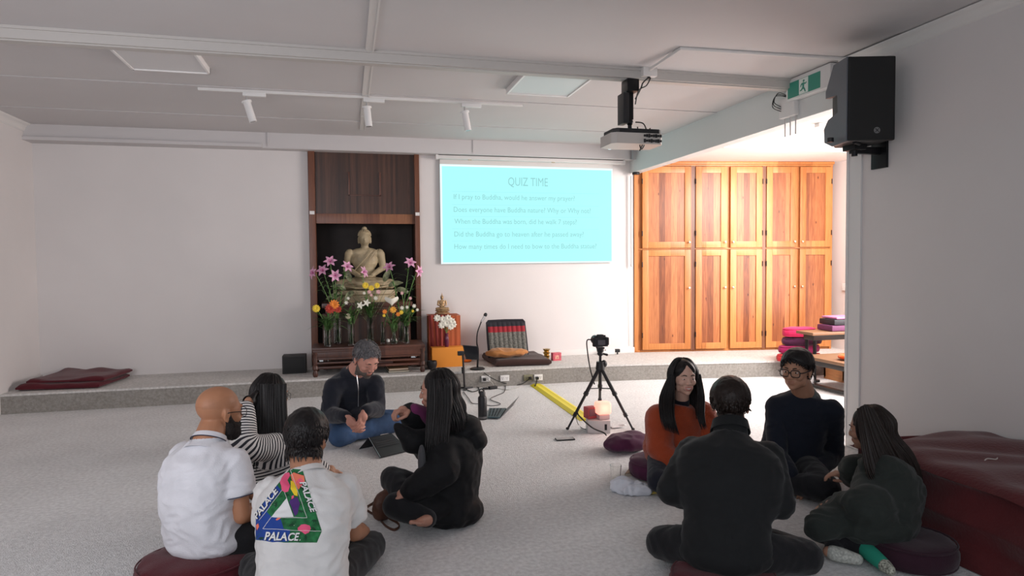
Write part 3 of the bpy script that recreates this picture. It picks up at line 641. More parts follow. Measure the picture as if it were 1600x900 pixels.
g.build('top_mount', BLK, t, ang=20)
g = MB()
for k in range(16): g.box((cx+hw*(.25+.09*(k % 8)), 4.797, zt2+.03-.04*(k//8)), (.014, .012, .016+.006*(k % 3)))
g.build('ports', BLK, t, smooth=False)
g = MB(); g.cyl((cx-hw*.5, 5.08, zt2+.01), (cx-hw*.5, 5.12, zt2+.01), .04, .042); g.build('lens', mat('lens_glow', (.5, .6, .65), .1, emit=(.6, .9, 1), estr=3), t)
g = MB(); g.tube([(c.x-.01, 4.85, 2.905), (c.x-.06, 4.84, 2.86), (pc.x+.06, 4.85, 2.82), (pc.x+.03, 4.89, 2.74)], .006, 6, 6)
g.tube([(c.x+.01, 4.85, 2.905), (c.x-.03, 4.84, 2.84), (pc.x+.04, 4.85, 2.80), (pc.x+.03, 4.89, 2.7)], .005, 6, 6)
o = g.build('projector_cable', RUB, None); tag(o, 'black cables running from the junction box down to the top of the projector pole', 'cable'); g = MB()
g.tube([(pc.x+.03, 4.89, 2.56), (pc.x+.09, 4.86, 2.54), (pc.x+.11, 4.85, 2.44), (pc.x+.06, 4.85, 2.34), (pc.x+.03, 4.85, zb+.02)], .005, 6, 6)
g.tube([(pc.x+.03, 4.89, 2.5), (pc.x+.07, 4.86, 2.48), (pc.x+.08, 4.85, 2.40), (pc.x+.05, 4.85, 2.33), (pc.x+.13, 4.83, zb+.01)], .005, 6, 6)
o = g.build('projector_cable', RUB, None); tag(o, 'black cables looping down beside the projector pole', 'cable')

# exit sign hung on the beam's inner face
t = thing('exit_sign', 'green running man exit sign on the white beam beside the black speaker', 'sign', (XR-.05, 4.7, 2.8))
ey0, ey1, ez0, ez1 = 4.47, 4.91, 2.86, 2.995
g = MB(); g.bar((XR-.075, 4.40, 2.80), (XR, 4.93, 2.978), .006); g.build('case', WHT, t)
def sg(fn_x, pts, m, name, off):
    g = MB(); g.prism([( (y), z) for y, z in pts], .002, M(((0, 0, -1, XR-.075-off), (-1, 0, 0, 4.93), (0, 1, 0, 2.80), (0, 0, 0, 1)))); return g.build(name, m, t, smooth=False)
EG = mat('exit_green', (.03, .17, .12), .4, emit=(.02, .12, .09), estr=.25); EWH = mat('exit_white', (.75, .80, .76), .4)
sg(0, [(.025, .015), (.42, .015), (.42, .145), (.025, .145)], EG, 'green_face', .0005)
sg(0, [(.17, .018), (.28, .018), (.28, .142), (.17, .142)], EWH, 'white_doorway', .002)
man = [[(.218, .118), (.225, .128), (.235, .128), (.240, .118), (.233, .110), (.223, .110)],
       [(.205, .104), (.232, .106), (.248, .098), (.262, .104), (.266, .098), (.248, .088), (.236, .092), (.232, .070), (.215, .066), (.212, .092), (.200, .088), (.196, .074), (.189, .076), (.193, .094)],
       [(.214, .070), (.231, .072), (.246, .050), (.254, .028), (.244, .026), (.234, .046), (.222, .056), (.206, .044), (.184, .042), (.183, .050), (.200, .054)]]
for p in man: sg(0, p, EG, 'running_man', .004)
# white switch box with conduits below the sign
t = thing('cable_box', 'white electrical box on the beam with thin tubes under it', 'box', (XR-.02, 5.0, 2.75))
g = MB(); g.bar((XR-.05, 4.86, 2.68), (XR, 5.06, 2.84), .004); g.build('case', WHT, t)
g = MB()
for y in (4.88, 4.95, 5.02): g.cyl((XR-.015, y, 2.52), (XR-.015, y, 2.68), .006)
g.build('tubes', mat('tube_grey', (.55, .54, .53), .4), t)
g = MB()
for k in range(3): g.tube([(XR-.06, 4.90, 2.83), (XR-.08, 5.02+.02*k, 2.90-.01*k), (XR-.07, 5.10+.01*k, 2.84-.02*k), (XR-.06, 5.02, 2.78-.02*k)], .0035, 6, 6)
g.build('wires', RUB, t)
# loudspeaker
t = thing('loudspeaker', 'black moulded loudspeaker bracketed high on the right wall', 'loudspeaker', (3.45, 3.95, 2.2))
ax_s = rad(-32)  # the front turned towards the room
sc = V((3.51, 3.93, 2.535)); Rm = M.Translation(sc) @ M.Rotation(rad(-16), 4, 'Z')
g = MB(); hh = .278
prof = [(-.16, -.185), (.16, -.185), (.165, -.17), (.165, .0), (.10, .14), (-.10, .14), (-.165, .0), (-.165, -.17)]
w2, d2 = .15, .0
# body loft: front face (towards camera-left) is the side we see; simple moulded cabinet made of stacked sections
def sec(z):
    e = abs(z)/hh; sh = 1-.10*max(0, (e-.8)/.2)**2
    return sh
g2 = MB(); rings = []
zs = [-hh, -hh*.97, -hh*.9, -hh*.6, 0, hh*.6, hh*.9, hh*.97, hh]
for z in zs:
    k = sec(z); r = []
    for (x, y) in ((-.150, -.17), (.150, -.17), (.155, -.16), (.155, -.03), (.110, .155), (-.110, .155), (-.155, -.03), (-.155, -.16)):
        r.append(g2.b.verts.new((x*k, y*k, z)))
    rings.append(r)
for a, b in zip(rings, rings[1:]):
    for i in range(8): g2.b.faces.new((a[i], a[(i+1) % 8], b[(i+1) % 8], b[i]))
g2.b.faces.new(rings[0][::-1]); g2.b.faces.new(rings[-1])
SPK = mat('speaker_black', (.010, .010, .011), .5, bump=.1, bscale=300); SPG = mat('speaker_grey', (.10, .11, .13), .45)
RS = Rm
bmesh.ops.transform(g2.b, matrix=RS, verts=g2.b.verts); cb_ = g2.build('cabinet', SPK, t, ang=25); bv_ = cb_.modifiers.new('b', 'BEVEL'); bv_.width = .02; bv_.segments = 3; bv_.limit_method = 'ANGLE'; bv_.angle_limit = rad(40)
g = MB(); g.box((0, -.172, 0), (.315, .035, .565), bev=.017, seg=4); bmesh.ops.transform(g.b, matrix=RS, verts=g.b.verts); g.build('grille', mat('grille_black', (.008, .008, .008), .6, bump=.2, bscale=500), t)
g = MB(); g.prism([(-.18, hh*1.02), (.02, hh*1.02), (.14, hh*.45), (.14, hh*.28), (-.04, hh*.22), (-.05, -hh*.22), (.10, -hh*.30), (.165, -hh*.5), (.155, -hh*.85), (.03, -hh*1.02), (-.18, -hh*1.02)], .03, M(((0, 0, -1, -.135), (1, 0, 0, 0), (0, 1, 0, 0), (0, 0, 0, 1))))
bmesh.ops.transform(g.b, matrix=RS, verts=g.b.verts); g.build('side_moulding', SPG, t, ang=25)
g = MB(); g.cyl((.035, -.192, -.215), (.035, -.1885, -.215), .021, n=24); bmesh.ops.transform(g.b, matrix=RS, verts=g.b.verts); bd = g.build('badge', mat('badge_grey', (.22, .22, .22), .4, .5), t)
g = MB()
for k in range(3):
    a = k*2*pi/3+pi/2; g.prism([(-.002, -.016), (.002, -.016), (.002, .016), (-.002, .016)], .002, M.Translation((.035, -.1925, -.215)) @ M.Rotation(a/2*1.0+k*.52, 4, 'Y') @ M.Rotation(pi/2, 4, 'X'))
bmesh.ops.transform(g.b, matrix=RS, verts=g.b.verts); g.build('badge_emblem', BLK, bd)
t = thing('speaker_bracket', 'black steel wall bracket holding the loudspeaker', 'bracket', (3.65, 3.95, 2.2))
g = MB(); g.bar((XR-.02, 3.90, 2.10), (XR, 4.04, 2.42), .003); g.build('wall_plate', BLKM, t)
g = MB(); g.bar((3.49, 3.95, 2.20), (XR-.01, 3.99, 2.25), .003); g.bar((3.46, 3.90, 2.22), (3.56, 4.02, 2.305), .003); g.cyl((3.51, 3.96, 2.18), (3.51, 3.96, 2.32), .02); g.build('arm', BLKM, t)
g = MB(); g.cyl((3.47, 3.87, 2.25), (3.40, 3.84, 2.255), .012); g.cyl((3.30, 3.95, 2.27), (3.30, 3.95, 2.30), .022); g.build('knob', BLK, t)
# ================================================================ people
SKIN = attrmat('skin', .5, .35, sss=.05)
def interp(x, xs, ys):
    if x <= xs[0]: return ys[0]
    for a, b, c, d in zip(xs, xs[1:], ys, ys[1:]):
        if x <= b: return c+(d-c)*(x-a)/(b-a)
    return ys[-1]
def hand(g, wr, d, pn, curl, side, thumb=.6, k=1.0, fist=False):
    """wrist point, direction to the fingertips, palm normal, curl in radians per joint, side +1/-1 = on which side the thumb leaves"""
    d = V(d).normalized(); pn = V(pn); pn = (pn-d*pn.dot(d)).normalized(); sd = d.cross(pn)*side
    wr = V(wr)
    for i, (o, L, ln) in enumerate(((.030, .088, .072), (.010, .092, .080), (-.010, .088, .074), (-.028, .080, .060))):
        o *= k; kn = wr+d*L*k+sd*o; g.cap(wr+sd*o*.6+d*.015, kn, .015*k, .0115*k, 10)
        p, dd, seg = kn, d.copy(), ln*k
        for j, (fr, rr) in enumerate(((.45, .0095), (.31, .0085), (.24, .0075))):
            ca = curl*(1.0 if j else .8)+(.06*i if curl > .3 else 0); ax_ = d.cross(pn)
            dd = (M.Rotation(-ca if True else ca, 3, ax_) @ dd) if (M.Rotation(-ca, 3, ax_) @ dd).dot(pn) > dd.dot(pn) else (M.Rotation(ca, 3, ax_) @ dd)
            q = p+dd*seg*fr; g.cap(p, q, rr*k, (rr-.0008)*k, 8); p = q
    g.ell(wr+d*.045*k, (.034*k,)*3, n=10)
    t0 = wr+d*.025*k+sd*.028*k; t1 = t0+(d*.6+sd*(1.1-thumb)+pn*thumb).normalized()*.036*k; t2 = t1+(d+pn*thumb*.8-sd*thumb*.4).normalized()*.030*k; t3 = t2+(d+pn*thumb*.5-sd*thumb*.8).normalized()*.024*k
    g.cap(t0, t1, .0145*k, .0115*k, 10); g.cap(t1, t2, .0115*k, .0105*k, 10); g.cap(t2, t3, .0105*k, .0085*k, 10)
def headmat(c, yaw, pitch, roll=0):
    # local +Y is the face direction; yaw 0 looks to +Y world, clockwise positive; pitch > 0 looks down
    return M.Translation(V(c)) @ M.Rotation(-rad(yaw), 4, 'Z') @ M.Rotation(-rad(pitch), 4, 'X') @ M.Rotation(rad(roll), 4, 'Y')
def head_geo(g, H, k=1.0, smile=0, fem=False):
    R = H.to_3x3()
    def E(c, r, rx=0, ry=0, rz=0, n=20): g.ell(H @ (V(c)*k), [x*k for x in r], R @ Euler((rx, ry, rz)).to_matrix(), n=n)
    def Cp(a, b, r0, r1, n=12): g.cap(H @ (V(a)*k), H @ (V(b)*k), r0*k, r1*k, n)
    jw = .90 if fem else 1
    E((0, -.014, .040), (.076, .097, .084), n=28); E((0, .020, .008), (.069, .074, .086), n=28)
    E((0, .032, -.050), (.058*jw, .056, .052), n=24); E((0, .048, -.076), (.038*jw, .038, .028)); E((0, .070, -.088), (.021*jw, .018, .018))
    for s in (-1, 1):
        E((s*.046*jw, .012, -.055), (.018, .030, .035)); E((s*.036, .061, -.022+.004*smile), (.026, .025+.002*smile, .024))
        E((s*.028, .080 if not fem else .0765, .034), (.026, .010, .009)); E((s*.0115, .098, -.026), (.0085, .0085, .0070))
        E((s*.076, -.006, -.004), (.007, .018, .030), ry=-s*.1, rz=-s*.35, n=14); E((s*.081, -.016, .006), (.007, .008, .024), rz=-s*.3, n=12); E((s*.076, .0, -.028), (.006, .008, .009), n=10)
        E((s*.031, .079, .008), (.0150, .0090, .0085))
    Cp((0, .086 if not fem else .084, .018), (0, .106 if not fem else .101, -.020), .0080, .0095); E((0, .105 if not fem else .101, -.023), (.0100, .009, .0085))
    mw = .024+.006*smile
    E((0, .082, -.056), (mw*1.1, .010, .02))
    for q in range(-3, 4):
        a_ = q/3; lift = .006*smile*a_*a_; yb = .0925-.012*a_*a_
        E((a_*mw, yb, -.049+lift), (.0065, .0060, .0042*(1.15-abs(a_)*.6)), n=10); E((a_*mw*.92, yb-.0015, -.0605-.004*smile+lift*1.6), (.0065, .0065, .0050*(1.15-abs(a_)*.6)), n=10)
def eyes(t, H, k=1.0, brow=(.02, .015, .012), closed=False, smile=0):
    R = H.to_3x3()
    for s in (-1, 1): g = MB(); g.ell(H @ (V((s*.031, .0835, .008))*k), [x*k for x in ((.0125, .006, .0016) if closed else (.0125, .006, .0052 if not smile else .0034))], R, n=14); g.build('eye', mat('eye_dark' if closed else 'eye_white', (.04, .03, .03) if closed else (.55, .52, .50), .3), t)
    if not closed:
        for s in (-1, 1): g = MB(); g.ell(H @ (V((s*.031, .0882, .008))*k), [x*k for x in (.0052, .003, .0050 if not smile else .0036)], R, n=12); g.build('iris', mat('iris_brown', (.03, .015, .01), .2), t)
    for s in (-1, 1):
        g = MB(); g.tube([H @ (V(p)*k) for p in ((s*.014, .0915, .030), (s*.030, .0905, .0355), (s*.049, .076, .030))], [.0032*k, .0036*k, .0018*k], 6, 4); g.build('eyebrow', mat('brow_%d' % int(brow[0]*1000), brow, .8), t)
def glasses(t, H, k=1.0, col=(.015, .015, .018), rim=.0022, w=.027, h=.021, half=False):
    m = mat('glasses_%d' % int(col[0]*1000), col, .3, .3); g = MB()
    for s in (-1, 1):
        pts = []
        for i in range(25):
            a = 2*pi*i/24; n = 3.2
            x = (abs(cos(a))**(2/n))*w*(1 if cos(a) > 0 else -1); z = (abs(sin(a))**(2/n))*h*(1 if sin(a) > 0 else -1)
            pts.append(H @ (V((s*.033+x, .103-.10*abs(s*.033+x)**1.2, .004+z))*k))
        g.tube(pts, rim*k, 6)
        g.tube([H @ (V(p)*k) for p in ((s*.060, .098, .010), (s*.079, .08, .012), (s*.083, .0, .012), (s*.080, -.02, -.005))], rim*k*1.1, 6, 4)
    g.tube([H @ (V(p)*k) for p in ((-.007, .106, .008), (0, .109, .011), (.007, .106, .008))], rim*k, 6)
    g.build('spectacles', m, t)
def shell(body, H, d_fn, thick, m, name, t, k=1.0, noise_amp=.002, seed=0, soft=.02, nscale=60, grain=(1, 1, .35)):
    """hair or beard grown from the skin: d_fn(local point) > 0 inside the region"""
    Hi = H.inverted(); me = body.data; d = {}; bw = body.matrix_world
    for v in me.vertices:
        p = (Hi @ v.co)/k
        if p.length < .22: 
            q = d_fn(p)
            if q > -.012: d[v.index] = (q, p)
    bm = bmesh.new(); mp = {}
    for f in me.polygons:
        if all(i in d for i in f.vertices):
            vs = []
            for i in f.vertices:
                if i not in mp:
                    q, p = d[i]; s = max(0, min(1, q/soft)); s = s*s*(3-2*s); n = me.vertices[i].normal
                    w_ = noise.noise(V((p.x*nscale*grain[0]+seed, p.y*nscale*grain[1], p.z*nscale*grain[2])))
                    th = thick(p) if callable(thick) else thick
                    mp[i] = bm.verts.new(me.vertices[i].co + n*((-.004 if q < 0 else 0)+(th+w_*noise_amp)*s*k+.0003))
                vs.append(mp[i])
            bm.faces.new(vs)
    bmesh.ops.smooth_vert(bm, verts=bm.verts, factor=.3, use_axis_x=True, use_axis_y=True, use_axis_z=True)
    out = bpy.data.meshes.new(name); bm.to_mesh(out); bm.free()
    return mobj(name, out, m, t)
def short_region(front=.078, temple=.03, nape=-.055):
    def f(p):
        zl = interp(p.y, [-.11, -.04, -.012, .012, .035, .058, .072, .1], [nape, nape+.003, nape+.02, .018, temple, .048, front-.006, front])
        q = p.z-zl
        if p.z < .036 and abs(p.x) > .0745 and -.04 < p.y < .022: return -1
        return q
    return f
def hairmat(name, c, rough=.42):
    return mat(name, c, rough, bump=.15, bscale=60, var=.25, vscale=25, spec=.3, stretch=(6, 6, .5))
BLACKH = hairmat('black_hair', (.010, .008, .008)); BROWNH = hairmat('dark_brown_hair', (.016, .010, .008)); GREYH = hairmat('grey_hair', (.13, .125, .13), .6)
def locks(t, H, m, k, paths, name='hair_locks', rnd=1, r=.011, n=7):
    """long hair: each path is a list of world points; thin flattened strands are laid along it"""
    g = MB(); rr = random.Random(rnd)
    for pts in paths:
        j = V((rr.uniform(-1, 1), rr.uniform(-1, 1), rr.uniform(-1, 1)))*.003
        rs = [r*.5]+[r*rr.uniform(.8, 1.2)]*(len(pts)-3)+[r*.7, r*.12]
        c = sum((V(p) for p in pts), V((0, 0, 0)))/len(pts)
        g.tube([V(p)+j for p in pts], rs, n, 4, flat=.55, up=(rr.uniform(-1, 1), rr.uniform(-1, 1), .1))
    return g.build(name, m, t, ang=80)
def fabric(name, col, rough=.85, sheen=.15, bump=.25, bs=220, var=.06):
    return mat(name, col, rough, bump=bump, bscale=bs, var=var, vscale=12, sheen=sheen, spec=.2)

def tufts(pp, reg, m, n=260, L=.045, r=.0055, crown=(0, -.045, .12), seed=1, lift=.25, name='hair_tufts'):
    """short hair: small tapered locks lying on the scalp and pointing away from the crown"""
    H, k = pp['H'], pp['k']; Hi = H.inverted(); R = H.to_3x3(); rr = random.Random(seed); g = MB(); c0 = V(crown)
    cand = []
    for v in pp['body'].data.vertices:
        p = (Hi @ v.co)/k
        if p.length < .2 and reg(p) > .004: cand.append((v.co.copy(), v.normal.copy(), p))
    for i in range(n):
        co, nn, p = cand[rr.randrange(len(cand))]; d = R @ (p-c0); d = (d-nn*d.dot(nn)); d = d.normalized() if d.length > 1e-5 else nn.orthogonal()
        d = (d+nn.cross(d)*rr.uniform(-.5, .5)+V((0, 0, -.25))).normalized(); l_ = L*k*rr.uniform(.6, 1.2); q = co+nn*.010*k
        g.tube([q, q+d*l_*.35+nn*.007, q+d*l_*.7+nn*.006*lift*3, q+d*l_-nn*.003*(1-lift)], [r*.7, r, r*.8, r*.12], 5, 2, flat=.6, up=nn)
    return g.build(name, m, pp['t'], ang=80)
def person(name, label, P, heading, head, k=1.0, neck=None, skin=(.42, .22, .14), top=None, trousers=None, seat=0, arms=None, legs=None,
           lean=.04, leanx=0, chest=1.0, gsc=1.0, sleeve='long', smile=0, fem=False, vox=.0055, hands=(), feet=(), tints=None, hem=.0, sh_drop=0, sleeve_w=1.0, topvox=.009, wr_amp=.005, collar=None, belly=0, extra_top=None, shw=.165, slouch=1.0):
    """P: pelvis point on the ground; heading: way the torso faces; joints of arms and legs in world metres"""
    h = rad(heading); fw = V((sin(h), cos(h), 0)); rt = V((cos(h), -sin(h), 0)); P = V((P[0], P[1], 0)); Z = V((0, 0, 1))
    L = lambda x, y, z: P+rt*x+fw*y+Z*z
    t = thing(name, label, 'person', (P.x, P.y, 0))
    z0 = seat+.09*k
    H = headmat(*head); hc = V(head[0])
    nb = V(neck) if neck is not None else L(leanx, lean, z0+.485*k)  # base of the neck
    pel = P+Z*z0
    sp = lambda u: pel.lerp(nb, u)
    # shoulders
    shR = nb+rt*shw*k-Z*(.085+sh_drop)*k; shL = nb-rt*shw*k-Z*(.085+sh_drop)*k; bow = -fw*.035*slouch
    A = dict(R=[shR]+[V(x) for x in arms['R']], L=[shL]+[V(x) for x in arms['L']])
    ang = atan2((nb-pel).dot(fw), (nb-pel).z)
    Rt = M.Rotation(-h, 3, 'Z') @ M.Rotation(-ang, 3, 'X') @ M.Rotation(atan2((nb-pel).dot(rt), (nb-pel).z), 3, 'Y')
    def torso(g, e):
        secs = ((-.10, .10, .08, 0), (-.08, .155, .12, 0), (.0, .172, .132, 0), (.12, .166, .130+belly*.5, .004), (.28, .160, .124+belly, .008), (.45, .163*chest, .120+belly*.6, .004), (.60, .168*chest, .120, 0), (.72, .170*chest, .116, -.004), (.82, .160*chest, .106, -.006), (.90, .130*chest, .088, -.006), (.96, .085, .068, -.004), (1.02, .058, .052, 0))
        rings = []
        for u, rx, ry, oy in secs:
            c = sp(u)+bow*(sin(max(0, min(1, u))*pi))*k; ee = e*(1 if u < .9 else .85)+(.007 if u > .95 and e > 0 else 0); rings.append([g.b.verts.new(c+Rt @ V(((rx*k+ee)*(abs(cos(a))**.85)*(1 if cos(a) > 0 else -1), (ry*k+ee)*(abs(sin(a))**.85)*(1 if sin(a) > 0 else -1)+oy*k, 0))) for a in [2*pi*i/36 for i in range(36)]])
        for A1, B1 in zip(rings, rings[1:]):
            for i in range(36): g.b.faces.new((A1[i], A1[(i+1) % 36], B1[(i+1) % 36], B1[i]))
        g.b.faces.new(rings[0][::-1]); g.b.faces.new(rings[-1])
        for s, sh in ((1, shR), (-1, shL)):
            g.cap(nb-Z*.045*k+rt*s*.02, sh, .040*k+e*.5, .046*k+e*.6, 16); g.cap(sp(.76)+bow*.5*k+rt*s*.08*k, sh-Z*.02, .085*k+e*.5, .052*k+e*.6, 16)
    # legs
    LG = {}
    for s in 'RL':
        q = 1 if s == 'R' else -1
        hip = L(q*.085*k, .0, z0-.005)
        LG[s] = [hip]+[V(x) for x in legs[s]]
    # --- body, one continuous surface
    g = MB(); head_geo(g, H, k, smile, fem)
    ncr = (.050 if fem else .062)*k
    g.cap(H @ (V((0, -.022, -.050))*k), nb+Z*.005, ncr, ncr*1.1, 18); torso(g, -.012)
    for s in 'RL':
        sh, el, wr = A[s][:3]; g.cap(sh, el, .044*k, .038*k, 14); g.cap(el, el.lerp(wr, .35), .039*k, .040*k, 14); g.cap(el.lerp(wr, .35), wr, .040*k, .024*k, 14)
        a, b, c = LG[s][:3]; g.cap(a, b, .070*k, .048*k, 14); g.cap(b, b.lerp(c, .35), .048*k, .047*k, 14); g.cap(b.lerp(c, .35), c, .047*k, .030*k, 14)
        if len(LG[s]) > 3:
            tp = LG[s][3]; g.cap(c, c.lerp(tp, .45), .030*k, .032*k, 12); g.cap(c.lerp(tp, .4), tp, .032*k, .022*k, 12); bk = (c-tp).normalized(); g.ell(c+bk*.022-Z*.0, (.028*k,)*3, n=12)
    for (side, d, pn, curl, thumb, *rest) in hands: hand(g, A[side][2], d, pn, curl, (1 if side == 'R' else -1)*(rest[0] if rest else 1), thumb, k)
    for (side, ups) in feet:
        c, tp = LG[side][2], LG[side][3]; d = (tp-c).normalized(); sd = d.cross(V(ups)).normalized()
        for i, o in enumerate((.026, .012, 0, -.012, -.023)): g.cap(tp+sd*o*k, tp+sd*o*1.1*k+d*(.040-.004*i)*k, .0105*k, .0095*k if i else .012*k, 8)
    me = remesh(g, vox, 3, .4); col = me.color_attributes.new('tint', 'FLOAT_COLOR', 'POINT'); Hi = H.inverted()
    buf = []
    for v in me.vertices:
        p = (Hi @ v.co)/k; c = list(skin)
        n_ = noise.noise(v.co*30)*.06; c = [x*(1+n_) for x in c]
        if p.length < .2:
            if p.y > .088 and abs(p.x) < .030+.006*smile and -.068-.004*smile < p.z-.12*abs(p.x)*smile < -.045: c = [c[0]*.88, c[1]*(.60 if fem else .78), c[2]*(.66 if fem else .80)]
            if tints: c = tints(p, c)
        buf += [c[0], c[1], c[2], 1]
    col.data.foreach_set('color', buf)
    body = mobj('body', me, SKIN, t)
    # --- trousers
    if trousers:
        tm, tw = trousers; g = MB()
        g.ell(pel, (.172*k, .14*k, .10*k), M.Rotation(-h, 3, 'Z'), n=24); g.ell(pel+Z*.07*k, (.155*k, .125*k, .09*k), M.Rotation(-h, 3, 'Z'), n=24)
        for s in 'RL':
            a, b, c = LG[s][:3]; g.cap(a, b, .088*k*tw, .066*k*tw, 18); g.cap(b, b.lerp(c, .35), .066*k*tw, .062*k*tw, 18); g.cap(b.lerp(c, .35), b.lerp(c, .93), .062*k*tw, .046*k*tw, 18)
        me = remesh(g, .010, 6)
        for v in me.vertices:
            if v.co.z < .006: v.co.z = .006
        wrinkle(me, .0045, 14, 7); mobj('trousers', me, tm, t)
    # --- top garment
    if top:
        g = MB(); e = .013*gsc; torso(g, e); wv = sleeve_w
        g.ell(sp(-.02), (.178*k+e*.5+hem, .138*k+e*.5+hem, .085*k), M.Rotation(-h, 3, 'Z'), n=24)
        for s in 'RL':
            sh, el, wr = A[s][:3]
            if sleeve == 'long':
                g.cap(sh, el, (.056*k+e*.8)*wv, (.048*k+e*.7)*wv, 16); g.cap(el, el.lerp(wr, .5), (.048*k+e*.7)*wv, (.045*k+e*.6)*wv, 16); g.cap(el.lerp(wr, .5), el.lerp(wr, .94), (.045*k+e*.6)*wv, (.034*k+e*.5)*wv, 16)
            else:
                g.cap(sh, sh.lerp(el, .35), (.058*k+e*.8)*wv, (.060*k+e*.9)*wv, 16); g.cyl(sh.lerp(el, .35), sh.lerp(el, sleeve), (.060*k+e*.9)*wv, (.058*k+e*1.3)*wv, 20)
        for s, q in (('R', 1), ('L', -1)): sh, el = A[s][:2]; g.cap(sp(.60)+bow+rt*q*.10*k, sh.lerp(el, .30), .075*k+e*.5, (.050*k+e*.5)*wv, 16)
        if extra_top: extra_top(g, L, A, sp, nb, H)
        me = remesh(g, topvox, 13, .6); 
        for v in me.vertices:
            if v.co.z < .012: v.co.z = .012
        wrinkle(me, wr_amp, 11, 11+len(label), (1, 1, 1.6)); top_o = mobj(top[1], me, top[0], t)
    else: top_o = None
    if collar:
        cm_, rad_, hgt, ln = collar
        g = MB(); n_ = 32; up_ = (H @ (V((0, -.022, -.05))*k)-nb).normalized(); a_ = rt-up_*rt.dot(up_); a_.normalize(); b_ = up_.cross(a_)
        for lay, (r0, zz) in enumerate(((rad_, 0), (rad_*.96, hgt), (rad_*1.06, hgt+.002), (rad_*1.16, hgt*.25))): pass
        def fn(u, v):
            a = 2*pi*u; prof = [(1.40, -.045), (1.06, -.012), (.97, hgt), (1.05, hgt+.004), (1.18, hgt*.35)] if ln else [(1.30, -.035), (1.03, 0), (.98, hgt*.6), (1.0, hgt), (.93, hgt)]
            x = v*(len(prof)-1); i = min(int(x), len(prof)-2); f = x-i; r_ = prof[i][0]*(1-f)+prof[i+1][0]*f; z_ = prof[i][1]*(1-f)+prof[i+1][1]*f
            return nb+up_*(z_-.004*(1-cos(a)))+(a_*cos(a)*rad_+b_*sin(a)*rad_*.95)*r_
        g.grid(fn, n_, 12); bmesh.ops.remove_doubles(g.b, verts=g.b.verts, dist=.0001); g.build('collar', cm_, t, ang=50)
    return dict(t=t, body=body, H=H, k=k, L=L, nb=nb, A=A, LG=LG, top=top_o, fw=fw, rt=rt, sp=sp, pel=pel)
def LL(P, heading, seat=0):
    h = rad(heading); fw = V((sin(h), cos(h), 0)); rt = V((cos(h), -sin(h), 0)); P = V((P[0], P[1], 0))
    return lambda x, y, z: P+rt*x+fw*y+V((0, 0, z))
def cushion(name, lab, c, rx, ry, h, m, rz=0, puff=.5, seams=True, cat='cushion', dent=0):
    t = thing(name, lab, cat, (c[0], c[1], c[2] if len(c) > 2 else 0)); z = c[2] if len(c) > 2 else 0
    g = MB(); N = 48
    prof = [(0.02, .0), (.80, .0), (.95, .10), (1, .32), (1, .60), (.93, .86), (.78, .96), (.4, 1.0), (.02, 1.0)]
    g.lathe(prof, (0, 0, 0), N, M.Diagonal((rx, ry, h, 1)))
    bmesh.ops.subdivide_edges(g.b, edges=g.b.edges, cuts=1)
    for v in g.b.verts:
        a = atan2(v.co.y, v.co.x); rr_ = (v.co.x/rx)**2+(v.co.y/ry)**2
        if rr_ > .5: v.co.x *= 1+.012*sin(a*24); v.co.y *= 1+.012*sin(a*24)
        if v.co.z > .5*h: v.co.z += .10*h*noise.noise(v.co*9)-dent*max(0, 1-rr_)
    bmesh.ops.transform(g.b, matrix=xf((c[0], c[1], z+.001), rz), verts=g.b.verts); g.build('cover', m, t, ang=70)
    if seams:
        for zz in (.14, .84):
            g = MB(); g.tube([xf((c[0], c[1], z), rz) @ V((rx*.965*cos(2*pi*i/40), ry*.965*sin(2*pi*i/40), h*zz)) for i in range(41)], .004, 6); g.build('piping', m, t)
    return t
MAROON = fabric('maroon_canvas', (.085, .010, .016)); PURPL = fabric('purple_canvas', (.07, .014, .045)); PURD = fabric('dark_plum_canvas', (.035, .012, .022))

# ---------- man in the white polo shirt (bald, seen from behind, looks to the right)
P = (-.66, 3.27); hd = 36; l = LL(P, hd)
cushion('round_cushion', 'round maroon cushion under the bald man in the white polo shirt', (-.69, 3.20), .255, .23, .14, MAROON)
POLO = fabric('white_polo', (.68, .68, .72), .8, .1)
pm = person('person', 'bald bearded person in white polo shirt sitting on a maroon cushion', P, hd, ((-.605, 3.36, .742), 52, 6), k=1.03, neck=tuple(atY(326, 690, 3.30)), seat=.10, shw=.15, slouch=1.3, skin=(.38, .175, .095),
  top=(POLO, 'polo_shirt'), trousers=(fabric('black_trousers', (.012, .012, .014)), 1.05), sleeve=.62, gsc=1.2, chest=1.02, belly=.012, hem=.008, topvox=.008, wr_amp=.006,
  arms=dict(R=[tuple(atY(378, 805, 3.17)), l(.10, .32, .24)], L=[l(-.20, .16, .36), l(-.10, .34, .26)]),
  legs=dict(R=[l(.30, .24, .14), l(-.02, .36, .09), l(-.18, .36, .06)], L=[l(-.30, .30, .13), l(.04, .34, .07), l(.2, .34, .05)]),
  hands=[('R', l(-.3, .6, -.1)-l(0, 0, 0), (0, 0, -1), .35, .4), ('L', l(.5, .6, -.1)-l(0, 0, 0), (0, 0, -1), .35, .4)],
  collar=(POLO, .070, .030, True), tints=lambda p, c: [x*(.92 if p.z > .03 and p.y < .05 and p.z-.5*p.y < .09 and p.z < .085 else 1) for x in c])
H, k = pm['H'], pm['k']; t = pm['t']
def beard_region(low=0):
    def f(p):
        zt = interp(p.y, [-.01, .01, .045, .07, .09, .12], [-.02-low, .005-low*2, -.034-low, -.040-low, -.036, -.036])
        q = min(zt-p.z, p.y+.002, p.z+.125)
        if abs(p.x) < .020 and -.066 < p.z < -.048 and p.y > .08: q = -1
        return q
    return f
